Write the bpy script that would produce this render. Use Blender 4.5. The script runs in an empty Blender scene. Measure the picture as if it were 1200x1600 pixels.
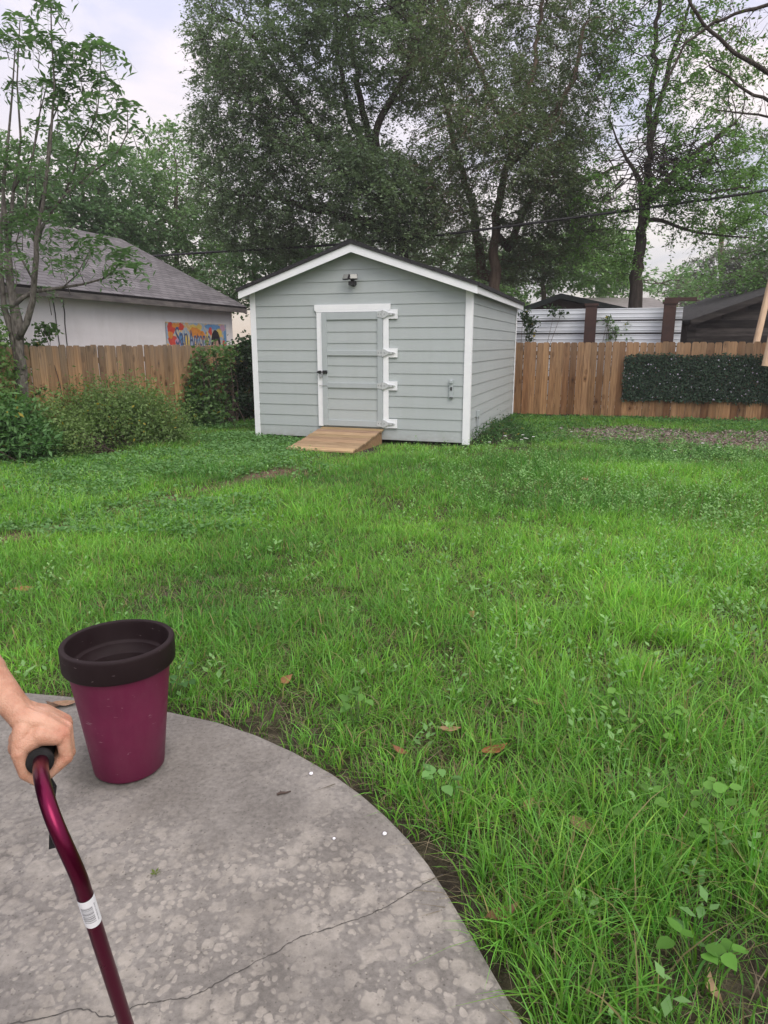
import bpy, bmesh, math, random, time
import numpy as np
from mathutils import Vector, Matrix, Euler

T0 = time.time()
R = math.radians
rng = np.random.default_rng(7)
random.seed(7)
scene = bpy.context.scene
COL = scene.collection

# ------------------------------------------------------------------ camera model used to survey the yard
FPX, CAMH, PITCH = 1080.0, 1.55, math.atan(262 / 1080.0)
CP, SP = math.cos(PITCH), math.sin(PITCH)

def ray(px, py):
    a = (px - 600) / FPX
    v = -(py - 800) / FPX
    return np.array([a, CP + SP * v, -SP + CP * v])

def at(px, py, Y):
    d = ray(px, py)
    return np.array([0, 0, CAMH]) + d * (Y / d[1])

def atz(px, py, zc):
    return np.array([0, 0, CAMH]) + ray(px, py) * zc

def gp(px, py, h=0.0):
    d = ray(px, py)
    return np.array([0, 0, CAMH]) + d * ((h - CAMH) / d[2])

# ------------------------------------------------------------------ small helpers
def tag(o, label=None, cat=None, group=None, kind=None):
    if label: o['label'] = label
    if cat: o['category'] = cat
    if group: o['group'] = group
    if kind: o['kind'] = kind
    return o

def empty(name, loc=(0, 0, 0), rz=0.0, label=None, cat=None, group=None):
    o = bpy.data.objects.new(name, None)
    COL.objects.link(o)
    o.location = loc
    o.rotation_euler = (0, 0, rz)
    o.empty_display_size = 0.1
    return tag(o, label, cat, group)

def link_mesh(name, me, mat, parent=None, smooth=False):
    o = bpy.data.objects.new(name, me)
    COL.objects.link(o)
    if mat is not None:
        me.materials.append(mat)
    if smooth:
        me.polygons.foreach_set('use_smooth', np.ones(len(me.polygons), bool))
    if parent is not None:
        o.parent = parent
    return o

def copy_tree(o, parent=None):
    c = o.copy()
    COL.objects.link(c)
    if parent is not None:
        c.parent = parent
    for ch in list(o.children):
        copy_tree(ch, c)
    return c

class MB:
    """collects boxes, prisms and tubes, then links them as one mesh"""
    def __init__(s):
        s.v, s.f, s.t = [], [], []
        s.tint = (1, 1, 1)
        s.M = None
    def add(s, vs, fs):
        n = len(s.v)
        for p in vs:
            p = Vector(p)
            if s.M is not None: p = s.M @ p
            s.v.append(p[:])
            s.t.append((*s.tint, 1.0))
        for f in fs:
            s.f.append(tuple(i + n for i in f))
    def box(s, x0, x1, y0, y1, z0, z1):
        s.add([(x0, y0, z0), (x1, y0, z0), (x1, y1, z0), (x0, y1, z0), (x0, y0, z1), (x1, y0, z1), (x1, y1, z1), (x0, y1, z1)],
              [(0, 3, 2, 1), (4, 5, 6, 7), (0, 1, 5, 4), (1, 2, 6, 5), (2, 3, 7, 6), (3, 0, 4, 7)])
    def prism(s, poly, off):
        """polygon (3-D points, one plane) swept along vector off"""
        n = len(poly)
        off = Vector(off)
        vs = [Vector(p) for p in poly] + [Vector(p) + off for p in poly]
        fs = [tuple(range(n))[::-1], tuple(range(n, 2 * n))]
        for i in range(n):
            j = (i + 1) % n
            fs.append((i, j, n + j, n + i))
        s.add(vs, fs)
    def tube(s, pts, rad, n=8, cap=True):
        pts = [Vector(p) for p in pts]
        if not hasattr(rad, '__len__'): rad = [rad] * len(pts)
        vs, fs = [], []
        ref = None
        for i, p in enumerate(pts):
            d = (pts[min(i + 1, len(pts) - 1)] - pts[max(i - 1, 0)])
            d = d.normalized() if d.length > 1e-9 else Vector((0, 0, 1))
            if ref is None:
                ref = d.orthogonal().normalized()
            ref = ref - d * ref.dot(d)
            ref = ref.normalized() if ref.length > 1e-6 else d.orthogonal().normalized()
            b = d.cross(ref)
            for k in range(n):
                a = 2 * math.pi * k / n
                vs.append(p + (ref * math.cos(a) + b * math.sin(a)) * rad[i])
        for i in range(len(pts) - 1):
            for k in range(n):
                k2 = (k + 1) % n
                fs.append((i * n + k, i * n + k2, (i + 1) * n + k2, (i + 1) * n + k))
        if cap:
            fs.append(tuple(range(n))[::-1])
            fs.append(tuple((len(pts) - 1) * n + k for k in range(n)))
        s.add(vs, fs)
    def lathe(s, prof, n=48):
        vs, fs = [], []
        for r, z in prof:
            for k in range(n):
                a = 2 * math.pi * k / n
                vs.append((r * math.cos(a), r * math.sin(a), z))
        for i in range(len(prof) - 1):
            for k in range(n):
                k2 = (k + 1) % n
                fs.append((i * n + k, i * n + k2, (i + 1) * n + k2, (i + 1) * n + k))
        s.add(vs, fs)
    def build(s, name, mat, parent=None, smooth=False, bevel=0.0):
        me = bpy.data.meshes.new(name)
        me.from_pydata(s.v, [], s.f)
        at_ = me.attributes.new('tint', 'FLOAT_COLOR', 'POINT')
        at_.data.foreach_set('color', np.array(s.t, np.float32).ravel())
        me.update()
        o = link_mesh(name, me, mat, parent, smooth)
        if bevel:
            b = o.modifiers.new('edge', 'BEVEL')
            b.width = bevel
            b.segments = 2
            b.limit_method = 'ANGLE'
        return o

def np_mesh(name, V, quads, tris, tints, mat, parent=None, smooth=False):
    me = bpy.data.meshes.new(name)
    V = np.asarray(V, np.float32)
    nq = 0 if quads is None else len(quads)
    nt = 0 if tris is None else len(tris)
    me.vertices.add(len(V))
    me.vertices.foreach_set('co', V.ravel())
    me.loops.add(nq * 4 + nt * 3)
    me.polygons.add(nq + nt)
    idx = []
    if nq: idx.append(np.asarray(quads, np.int32).ravel())
    if nt: idx.append(np.asarray(tris, np.int32).ravel())
    me.loops.foreach_set('vertex_index', np.concatenate(idx))
    st = np.concatenate([np.arange(nq, dtype=np.int32) * 4, nq * 4 + np.arange(nt, dtype=np.int32) * 3])
    me.polygons.foreach_set('loop_start', st)
    if tints is not None:
        t4 = np.ones((len(V), 4), np.float32)
        t4[:, :3] = tints
        a = me.attributes.new('tint', 'FLOAT_COLOR', 'POINT')
        a.data.foreach_set('color', t4.ravel())
    me.update(calc_edges=True)
    return link_mesh(name, me, mat, parent, smooth)

def vnoise(x, y, scale=1.0, seed=0):
    g = np.random.default_rng(1000 + seed).random((64, 64))
    x = np.asarray(x, float) * scale + 31.7
    y = np.asarray(y, float) * scale + 17.3
    xi, yi = np.floor(x).astype(int), np.floor(y).astype(int)
    fx, fy = x - xi, y - yi
    fx, fy = fx * fx * (3 - 2 * fx), fy * fy * (3 - 2 * fy)
    a = g[xi % 64, yi % 64]; b = g[(xi + 1) % 64, yi % 64]
    c = g[xi % 64, (yi + 1) % 64]; d = g[(xi + 1) % 64, (yi + 1) % 64]
    return (a * (1 - fx) + b * fx) * (1 - fy) + (c * (1 - fx) + d * fx) * fy

def fnoise(x, y, scale=1.0, seed=0):
    return 0.6 * vnoise(x, y, scale, seed) + 0.28 * vnoise(x, y, scale * 2.1, seed + 1) + 0.12 * vnoise(x, y, scale * 4.3, seed + 2)

def gz(x, y):
    """height of the lawn"""
    x = np.asarray(x, float); y = np.asarray(y, float)
    m = np.clip((y - 1.0) / 3.0, 0, 1)
    return (fnoise(x, y, 0.9, 40) - 0.5) * 0.07 * m - 0.005

# ------------------------------------------------------------------ materials
def new_mat(name):
    m = bpy.data.materials.new(name)
    m.use_nodes = True
    nt = m.node_tree
    nt.nodes.clear()
    out = nt.nodes.new('ShaderNodeOutputMaterial')
    bs = nt.nodes.new('ShaderNodeBsdfPrincipled')
    nt.links.new(bs.outputs[0], out.inputs[0])
    return m, nt, bs, out

def N(nt, typ, **kw):
    n = nt.nodes.new(typ)
    for k, v in kw.items():
        if k in n.inputs: n.inputs[k].default_value = v
        else: setattr(n, k, v)
    return n

def coords(nt, scale=(1, 1, 1), out='Object'):
    tc = N(nt, 'ShaderNodeTexCoord')
    mp = N(nt, 'ShaderNodeMapping')
    mp.inputs['Scale'].default_value = scale
    nt.links.new(tc.outputs[out], mp.inputs[0])
    return mp.outputs[0]

def ramp(nt, fac, stops):
    r = N(nt, 'ShaderNodeValToRGB')
    e = r.color_ramp.elements
    while len(e) < len(stops): e.new(0.5)
    for i, (p, c) in enumerate(stops):
        e[i].position = p
        e[i].color = (*c, 1) if len(c) == 3 else c
    nt.links.new(fac, r.inputs[0])
    return r.outputs[0]

def mix(nt, fac, a, b, mode='MIX'):
    m = N(nt, 'ShaderNodeMix')
    m.data_type = 'RGBA'
    m.blend_type = mode
    for sock, v in ((m.inputs[0], fac), (m.inputs[6], a), (m.inputs[7], b)):
        if hasattr(v, 'is_output'): nt.links.new(v, sock)
        elif isinstance(v, (int, float)): sock.default_value = v
        else: sock.default_value = (*v, 1)
    return m.outputs[2]

def noise(nt, vec, scale, detail=4, rough=0.55, dist=0.0):
    n = N(nt, 'ShaderNodeTexNoise')
    n.inputs['Scale'].default_value = scale
    n.inputs['Detail'].default_value = detail
    n.inputs['Roughness'].default_value = rough
    n.inputs['Distortion'].default_value = dist
    nt.links.new(vec, n.inputs['Vector'])
    return n.outputs[0]

def bump(nt, bs, h, strength, dist=0.01):
    b = N(nt, 'ShaderNodeBump')
    b.inputs['Strength'].default_value = strength
    b.inputs['Distance'].default_value = dist
    nt.links.new(h, b.inputs['Height'])
    nt.links.new(b.outputs[0], bs.inputs['Normal'])

def attr(nt, name='tint'):
    a = N(nt, 'ShaderNodeAttribute')
    a.attribute_name = name
    return a.outputs['Color']

def pm(name, c1, c2, scale=4.0, stretch=(1, 1, 1), rough=0.6, metal=0.0, bmp=0.15, bscale=None, tint=False, spec=0.4, lo=0.3, hi=0.7, bdist=0.005):
    """noise between two close colours, fine bump"""
    m, nt, bs, out = new_mat(name)
    vec = coords(nt, stretch)
    n1 = noise(nt, vec, scale, 6, 0.6)
    col = ramp(nt, n1, [(lo, c1), (hi, c2)])
    if tint: col = mix(nt, 1.0, col, attr(nt), 'MULTIPLY')
    nt.links.new(col, bs.inputs['Base Color'])
    bs.inputs['Roughness'].default_value = rough
    bs.inputs['Metallic'].default_value = metal
    bs.inputs['Specular IOR Level'].default_value = spec
    if bmp:
        n2 = noise(nt, vec, bscale or scale * 6, 5, 0.6)
        bump(nt, bs, n2, bmp, bdist)
    return m

def foliage_mat(name, rough=0.5, trans=0.3, spec=0.25, gain=1.5):
    m, nt, bs, out = new_mat(name)
    c = attr(nt)
    nt.links.new(c, bs.inputs['Base Color'])
    bs.inputs['Roughness'].default_value = rough
    bs.inputs['Specular IOR Level'].default_value = spec
    tr = N(nt, 'ShaderNodeBsdfTranslucent')
    tc = mix(nt, 1.0, c, (gain * 0.95, gain * 1.1, gain * 0.6), 'MULTIPLY')
    nt.links.new(tc, tr.inputs[0])
    ms = N(nt, 'ShaderNodeMixShader')
    ms.inputs[0].default_value = trans
    nt.links.new(bs.outputs[0], ms.inputs[1])
    nt.links.new(tr.outputs[0], ms.inputs[2])
    nt.links.new(ms.outputs[0], out.inputs[0])
    return m

M = {}
M['leaf'] = foliage_mat('leaf', 0.5, 0.28)
M['grass'] = foliage_mat('grass_blade', 0.45, 0.35, 0.3, 1.6)
M['weed'] = foliage_mat('weed_leaf', 0.6, 0.3, 0.14)
M['bark'] = pm('bark', (0.075, 0.062, 0.052), (0.17, 0.145, 0.12), 5, (3, 3, 0.6), 0.9, bmp=0.9, bscale=9, spec=0.1, bdist=0.03)
M['bark_warm'] = pm('bark_warm', (0.09, 0.065, 0.05), (0.2, 0.15, 0.115), 5, (3, 3, 0.6), 0.9, bmp=0.9, bscale=9, spec=0.1, bdist=0.03)
M['bark_dark'] = pm('bark_dark', (0.032, 0.027, 0.024), (0.085, 0.072, 0.062), 5, (3, 3, 0.6), 0.9, bmp=0.9, bscale=9, spec=0.1, bdist=0.03)
M['bark_grey'] = pm('bark_grey', (0.06, 0.053, 0.047), (0.2, 0.185, 0.165), 9, (3, 3, 1.0), 0.9, bmp=1.0, bscale=14, spec=0.1, bdist=0.03)
M['bark_pale'] = pm('bark_pale', (0.1, 0.09, 0.08), (0.26, 0.24, 0.22), 7, (3, 3, 0.8), 0.9, bmp=0.9, bscale=12, spec=0.1, bdist=0.02)
M['siding'] = pm('siding_paint', (0.385, 0.428, 0.433), (0.415, 0.458, 0.46), 2, (0.5, 0.5, 3), 0.5, bmp=0.06, bscale=14, spec=0.3)
def splash(m, amount, height):
    nt = m.node_tree
    bs = [n for n in nt.nodes if n.type == 'BSDF_PRINCIPLED'][0]
    src = bs.inputs['Base Color'].links[0].from_socket
    v = coords(nt)
    sp = N(nt, 'ShaderNodeSeparateXYZ'); nt.links.new(v, sp.inputs[0])
    mr = N(nt, 'ShaderNodeMapRange'); mr.inputs[1].default_value = height; mr.inputs[2].default_value = 0.0
    nt.links.new(sp.outputs[2], mr.inputs[0])
    k = N(nt, 'ShaderNodeMath', operation='MULTIPLY'); nt.links.new(mr.outputs[0], k.inputs[0])
    nt.links.new(ramp(nt, noise(nt, coords(nt, (1, 1, 2)), 5, 6, 0.7), [(0.35, (0, 0, 0)), (0.7, (amount,) * 3)]), k.inputs[1])
    st = ramp(nt, noise(nt, coords(nt, (4, 4, 0.5)), 1.3, 5, 0.65), [(0.3, (0.96, 0.96, 0.95)), (0.6, (1, 1, 1))])
    c = mix(nt, 1.0, src, st, 'MULTIPLY')
    c = mix(nt, k.outputs[0], c, (0.17, 0.14, 0.10))
    nt.links.new(c, bs.inputs['Base Color'])
splash(M['siding'], 0.55, 0.25)
M['trim'] = pm('white_paint', (0.76, 0.79, 0.82), (0.83, 0.85, 0.87), 4, (1, 1, 1), 0.45, bmp=0.06, spec=0.4)
M['grey_trim'] = pm('grey_trim_paint', (0.37, 0.415, 0.425), (0.40, 0.445, 0.455), 5, (1, 1, 1), 0.5, bmp=0.08)
M['shed_shingle'] = pm('black_shingle', (0.018, 0.018, 0.02), (0.05, 0.05, 0.053), 40, (1, 1, 1), 0.9, bmp=0.6, bscale=90, spec=0.15)
M['hinge_paint'] = pm('hinge_paint', (0.40, 0.43, 0.435), (0.5, 0.53, 0.535), 12, rough=0.5, bmp=0.1)
M['black_metal'] = pm('black_metal', (0.012, 0.012, 0.013), (0.025, 0.025, 0.027), 10, rough=0.45, bmp=0.05)
M['galv'] = pm('galvanised', (0.31, 0.335, 0.35), (0.42, 0.44, 0.455), 30, rough=0.5, metal=0.3, bmp=0.05)
M['lens'] = pm('lamp_lens', (0.2, 0.21, 0.2), (0.28, 0.29, 0.27), 5, rough=0.15, bmp=0)
M['deck'] = pm('deck_wood', (0.27, 0.18, 0.105), (0.48, 0.345, 0.215), 3, (1.2, 14, 6), 0.75, bmp=0.35, bscale=12, tint=True, spec=0.2)
M['brown_steel'] = pm('rusty_brown_steel', (0.03, 0.013, 0.011), (0.055, 0.026, 0.02), 7, rough=0.7, bmp=0.2)
M['lumber'] = pm('fresh_lumber', (0.55, 0.38, 0.24), (0.7, 0.52, 0.36), 3, (8, 8, 0.7), 0.7, bmp=0.15)
M['dark_boards'] = pm('dark_barn_boards', (0.014, 0.012, 0.012), (0.06, 0.054, 0.05), 3, (0.6, 0.6, 5), 0.85, bmp=0.4, tint=True, spec=0.1)
M['dark_roof'] = pm('dark_roofing', (0.03, 0.03, 0.032), (0.075, 0.075, 0.075), 8, rough=0.9, bmp=0.5, spec=0.1)
M['brown_wall'] = pm('brown_shed_wall', (0.045, 0.033, 0.03), (0.075, 0.055, 0.05), 3, (1, 1, 3), 0.85, bmp=0.2)
M['green_metal'] = pm('dark_green_metal', (0.015, 0.025, 0.024), (0.03, 0.042, 0.04), 6, rough=0.5, bmp=0.1)
M['grey_roof'] = pm('pale_grey_roofing', (0.2, 0.19, 0.18), (0.3, 0.28, 0.27), 5, (1, 1, 4), 0.9, bmp=0.3)
M['cable'] = pm('black_cable', (0.012, 0.012, 0.014), (0.02, 0.02, 0.022), 8, rough=0.6, bmp=0)
M['old_pole'] = pm('old_pole_wood', (0.12, 0.07, 0.05), (0.2, 0.12, 0.09), 6, (5, 5, 0.6), 0.9, bmp=0.3)
M['foam'] = pm('black_foam', (0.012, 0.012, 0.012), (0.022, 0.022, 0.022), 60, rough=0.9, bmp=0.3, bscale=600, spec=0.15, bdist=0.001)
M['sticker'] = pm('white_label_paper', (0.76, 0.77, 0.8), (0.82, 0.83, 0.86), 20, rough=0.5, bmp=0)
M['ink'] = pm('grey_ink', (0.16, 0.165, 0.18), (0.24, 0.245, 0.26), 150, rough=0.6, bmp=0)
M['soil_in'] = pm('dark_potting_soil', (0.006, 0.005, 0.006), (0.022, 0.019, 0.02), 25, rough=0.95, bmp=0.6, bscale=60)
M['white_petal'] = pm('white_petal', (0.78, 0.79, 0.78), (0.85, 0.85, 0.83), 10, rough=0.6, bmp=0)
M['stem'] = pm('green_stem', (0.06, 0.11, 0.03), (0.08, 0.14, 0.04), 10, rough=0.6, bmp=0)
M['dry_leaf'] = pm('dry_leaf', (0.13, 0.085, 0.052), (0.29, 0.205, 0.13), 14, (1, 1, 1), 0.65, bmp=0.4, bscale=25, tint=True)
M['twig'] = pm('brown_twig', (0.05, 0.035, 0.03), (0.1, 0.07, 0.055), 20, rough=0.9, bmp=0.3)
M['pebble'] = pm('white_pebble', (0.7, 0.71, 0.76), (0.8, 0.8, 0.84), 40, rough=0.6, bmp=0.2)
M['chip'] = pm('wood_chip', (0.14, 0.11, 0.095), (0.3, 0.25, 0.22), 15, rough=0.9, bmp=0.2, tint=True)
M['shirt'] = pm('navy_cotton', (0.03, 0.04, 0.075), (0.04, 0.052, 0.09), 20, rough=0.9, bmp=0.3, bscale=300, spec=0.1)
M['denim'] = pm('blue_denim', (0.05, 0.07, 0.12), (0.08, 0.105, 0.17), 20, rough=0.9, bmp=0.3, bscale=300, spec=0.1)
M['shoe'] = pm('grey_canvas', (0.12, 0.12, 0.13), (0.17, 0.17, 0.18), 20, rough=0.8, bmp=0.2)
M['hair'] = pm('dark_hair', (0.02, 0.014, 0.01), (0.05, 0.035, 0.025), 12, (8, 8, 1), 0.5, bmp=0.5)
M['wire'] = pm('thin_dark_wire', (0.03, 0.03, 0.03), (0.06, 0.06, 0.06), 8, rough=0.7, bmp=0)

def fence_wood(name, a, b, grey, greymix):
    m, nt, bs, out = new_mat(name)
    v = coords(nt, (14, 14, 0.8))
    n1 = noise(nt, v, 2.4, 6, 0.6, 0.8)
    col = ramp(nt, n1, [(0.3, a), (0.62, b)])
    # knots
    vk = coords(nt, (7.1, 7.1, 4.0))
    vo = N(nt, 'ShaderNodeTexVoronoi')
    vo.inputs['Scale'].default_value = 1.0
    nt.links.new(vk, vo.inputs['Vector'])
    kn = ramp(nt, vo.outputs['Distance'], [(0.10, (0.13, 0.085, 0.06)), (0.17, (0.75, 0.7, 0.66)), (0.22, (0.55, 0.48, 0.42)), (0.34, (1, 1, 1))])
    ks = N(nt, 'ShaderNodeSeparateColor'); nt.links.new(vo.outputs['Color'], ks.inputs[0])
    kl = N(nt, 'ShaderNodeMath', operation='GREATER_THAN'); nt.links.new(ks.outputs[0], kl.inputs[0]); kl.inputs[1].default_value = 0.62
    kf = N(nt, 'ShaderNodeMath', operation='MULTIPLY'); nt.links.new(kl.outputs[0], kf.inputs[0]); kf.inputs[1].default_value = 0.9
    col = mix(nt, kf.outputs[0], col, kn, 'MULTIPLY')
    col = mix(nt, 1.0, col, attr(nt), 'MULTIPLY')
    # weathering towards the exposed tops
    tc = N(nt, 'ShaderNodeTexCoord')
    sx = N(nt, 'ShaderNodeSeparateXYZ')
    nt.links.new(tc.outputs['Object'], sx.inputs[0])
    n2 = noise(nt, coords(nt, (6, 6, 1.2)), 1.6, 4, 0.6)
    mr = N(nt, 'ShaderNodeMapRange')
    mr.inputs[1].default_value = 0.75; mr.inputs[2].default_value = 1.6
    nt.links.new(sx.outputs[2], mr.inputs[0])
    mm = N(nt, 'ShaderNodeMath', operation='MULTIPLY')
    nt.links.new(mr.outputs[0], mm.inputs[0]); nt.links.new(n2, mm.inputs[1])
    m2 = N(nt, 'ShaderNodeMath', operation='MULTIPLY')
    nt.links.new(mm.outputs[0], m2.inputs[0]); m2.inputs[1].default_value = greymix
    m2.use_clamp = True
    col = mix(nt, m2.outputs[0], col, grey)
    nt.links.new(col, bs.inputs['Base Color'])
    bs.inputs['Roughness'].default_value = 0.8
    bs.inputs['Specular IOR Level'].default_value = 0.15
    bump(nt, bs, n1, 0.3, 0.006)
    return m

M['fence_right'] = fence_wood('cedar_pickets', (0.135, 0.072, 0.038), (0.32, 0.192, 0.1), (0.32, 0.24, 0.165), 0.6)
M['fence_left'] = fence_wood('weathered_pickets', (0.235, 0.13, 0.06), (0.50, 0.32, 0.17), (0.2, 0.17, 0.14), 1.25)

def concrete():
    m, nt, bs, out = new_mat('concrete')
    v = coords(nt)
    n_big = noise(nt, v, 1.6, 5, 0.6)
    base = ramp(nt, n_big, [(0.3, (0.142, 0.134, 0.12)), (0.7, (0.25, 0.238, 0.214))])
    n_f = noise(nt, v, 60, 6, 0.7)
    base = mix(nt, 0.55, base, ramp(nt, n_f, [(0.28, (0.4, 0.4, 0.4)), (0.72, (1.5, 1.5, 1.5))]), 'MULTIPLY')
    # pale round lichen spots of several sizes
    nd = N(nt, 'ShaderNodeTexNoise'); nd.inputs['Scale'].default_value = 13; nd.inputs['Detail'].default_value = 3
    nt.links.new(v, nd.inputs['Vector'])
    va = N(nt, 'ShaderNodeVectorMath', operation='MULTIPLY_ADD')
    nt.links.new(nd.outputs['Color'], va.inputs[0]); va.inputs[1].default_value = (0.055,) * 3
    nt.links.new(v, va.inputs[2])
    spot = None
    for sc, th, sc2, seed in ((12.0, 0.36, 1.1, 0.0), (21.0, 0.38, 1.6, 5.0), (38.0, 0.36, 2.0, 9.0)):
        mp = N(nt, 'ShaderNodeMapping'); mp.inputs['Location'].default_value = (seed, seed * 0.7, 0)
        nt.links.new(va.outputs[0], mp.inputs[0])
        vo = N(nt, 'ShaderNodeTexVoronoi'); vo.inputs['Scale'].default_value = sc; vo.inputs['Randomness'].default_value = 1.0
        vo.voronoi_dimensions = '2D'
        nt.links.new(mp.outputs[0], vo.inputs['Vector'])
        # cell lottery decides whether a spot grows
        sp = N(nt, 'ShaderNodeSeparateColor'); nt.links.new(vo.outputs['Color'], sp.inputs[0])
        area = noise(nt, mp.outputs[0], sc2, 2, 0.5)
        lot = N(nt, 'ShaderNodeMath', operation='MULTIPLY'); nt.links.new(sp.outputs[0], lot.inputs[0]); nt.links.new(area, lot.inputs[1])
        thr = N(nt, 'ShaderNodeMath', operation='MULTIPLY'); nt.links.new(lot.outputs[0], thr.inputs[0]); thr.inputs[1].default_value = th * 2.5
        mn = N(nt, 'ShaderNodeMath', operation='MINIMUM'); nt.links.new(thr.outputs[0], mn.inputs[0]); mn.inputs[1].default_value = 0.37; thr = mn
        df = N(nt, 'ShaderNodeMath', operation='SUBTRACT'); nt.links.new(thr.outputs[0], df.inputs[0]); nt.links.new(vo.outputs['Distance'], df.inputs[1])
        mr = N(nt, 'ShaderNodeMapRange'); mr.inputs[1].default_value = -0.03; mr.inputs[2].default_value = 0.08
        nt.links.new(df.outputs[0], mr.inputs[0])
        if spot is None: spot = mr.outputs[0]
        else:
            mx = N(nt, 'ShaderNodeMath', operation='MAXIMUM'); nt.links.new(spot, mx.inputs[0]); nt.links.new(mr.outputs[0], mx.inputs[1]); spot = mx.outputs[0]
    # flat irregular stains between the round spots
    fs_ = noise(nt, v, 6.5, 7, 0.62, 0.3)
    mrf = N(nt, 'ShaderNodeMapRange'); mrf.inputs[1].default_value = 0.545; mrf.inputs[2].default_value = 0.60; mrf.inputs[4].default_value = 0.8
    nt.links.new(fs_, mrf.inputs[0])
    mxf = N(nt, 'ShaderNodeMath', operation='MAXIMUM'); nt.links.new(spot, mxf.inputs[0]); nt.links.new(mrf.outputs[0], mxf.inputs[1]); spot = mxf.outputs[0]
    # spots are absent along the rim and near the planter, where the slab is only stained
    sx = N(nt, 'ShaderNodeSeparateXYZ'); nt.links.new(v, sx.inputs[0])
    mrY = N(nt, 'ShaderNodeMapRange'); mrY.inputs[1].default_value = 2.45; mrY.inputs[2].default_value = 1.75
    nt.links.new(sx.outputs[1], mrY.inputs[0])
    spn = noise(nt, v, 2.2, 3, 0.5)
    mrn = N(nt, 'ShaderNodeMapRange'); mrn.inputs[1].default_value = 0.36; mrn.inputs[2].default_value = 0.5
    nt.links.new(spn, mrn.inputs[0])
    k = N(nt, 'ShaderNodeMath', operation='MULTIPLY'); nt.links.new(mrY.outputs[0], k.inputs[0]); nt.links.new(mrn.outputs[0], k.inputs[1])
    k2 = N(nt, 'ShaderNodeMath', operation='MULTIPLY'); nt.links.new(k.outputs[0], k2.inputs[0]); nt.links.new(spot, k2.inputs[1])
    k3 = N(nt, 'ShaderNodeMath', operation='MULTIPLY'); nt.links.new(k2.outputs[0], k3.inputs[0]); k3.inputs[1].default_value = 0.68
    k4 = N(nt, 'ShaderNodeMath', operation='MULTIPLY'); k4.use_clamp = True
    nt.links.new(k3.outputs[0], k4.inputs[0])
    nt.links.new(ramp(nt, noise(nt, v, 26, 5, 0.7), [(0.34, (0.35,) * 3), (0.56, (1.15,) * 3)]), k4.inputs[1])
    k3 = k4
    lich = ramp(nt, noise(nt, v, 40, 4, 0.6), [(0.3, (0.29, 0.272, 0.232)), (0.7, (0.395, 0.37, 0.322))])
    col = mix(nt, k3.outputs[0], base, lich)
    # dark mildew blotches
    n_d = noise(nt, v, 4.5, 6, 0.7)
    col = mix(nt, 0.5, col, ramp(nt, n_d, [(0.3, (0.58, 0.56, 0.54)), (0.56, (1, 1, 1))]), 'MULTIPLY')
    # pits and grit
    vp = N(nt, 'ShaderNodeTexVoronoi'); vp.inputs['Scale'].default_value = 75
    nt.links.new(v, vp.inputs['Vector'])
    spc = N(nt, 'ShaderNodeSeparateColor'); nt.links.new(vp.outputs['Color'], spc.inputs[0])
    pit = N(nt, 'ShaderNodeMath', operation='MULTIPLY'); nt.links.new(spc.outputs[0], pit.inputs[0]); pit.inputs[1].default_value = 0.3
    pd = N(nt, 'ShaderNodeMath', operation='SUBTRACT'); nt.links.new(pit.outputs[0], pd.inputs[0]); nt.links.new(vp.outputs['Distance'], pd.inputs[1])
    col = mix(nt, 0.55, col, ramp(nt, pd.outputs[0], [(0.0, (1, 1, 1)), (0.12, (0.35, 0.33, 0.31))]), 'MULTIPLY')
    # contact shadow painted as a dark stain round the planter foot
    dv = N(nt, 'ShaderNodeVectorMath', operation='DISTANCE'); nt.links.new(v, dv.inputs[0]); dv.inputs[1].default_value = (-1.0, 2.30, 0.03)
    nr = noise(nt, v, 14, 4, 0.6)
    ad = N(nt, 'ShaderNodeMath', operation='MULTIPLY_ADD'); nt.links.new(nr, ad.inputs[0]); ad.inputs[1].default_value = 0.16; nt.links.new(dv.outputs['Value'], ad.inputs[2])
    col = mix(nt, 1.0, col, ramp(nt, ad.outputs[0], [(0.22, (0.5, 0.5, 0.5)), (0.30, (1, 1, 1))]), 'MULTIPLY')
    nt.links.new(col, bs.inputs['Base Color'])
    bs.inputs['Roughness'].default_value = 0.85
    bs.inputs['Specular IOR Level'].default_value = 0.25
    bump(nt, bs, n_f, 0.35, 0.004)
    return m
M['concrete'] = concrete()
M['crack'] = pm('crack_dirt', (0.05, 0.047, 0.043), (0.085, 0.08, 0.073), 30, rough=0.95, bmp=0)

def soil():
    m, nt, bs, out = new_mat('soil')
    v = coords(nt)
    n1 = noise(nt, v, 9, 8, 0.7)
    c = ramp(nt, n1, [(0.3, (0.03, 0.024, 0.02)), (0.5, (0.065, 0.052, 0.044)), (0.72, (0.13, 0.11, 0.092))])
    c = mix(nt, 1.0, c, attr(nt), 'MULTIPLY')
    n3 = noise(nt, v, 70, 5, 0.7)
    c = mix(nt, 0.6, c, ramp(nt, n3, [(0.35, (0.45, 0.45, 0.45)), (0.65, (1.5, 1.45, 1.4))]), 'MULTIPLY')
    nt.links.new(c, bs.inputs['Base Color'])
    bs.inputs['Roughness'].default_value = 0.95
    bs.inputs['Specular IOR Level'].default_value = 0.1
    bump(nt, bs, n3, 0.9, 0.02)
    return m
M['soil'] = soil()

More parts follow.
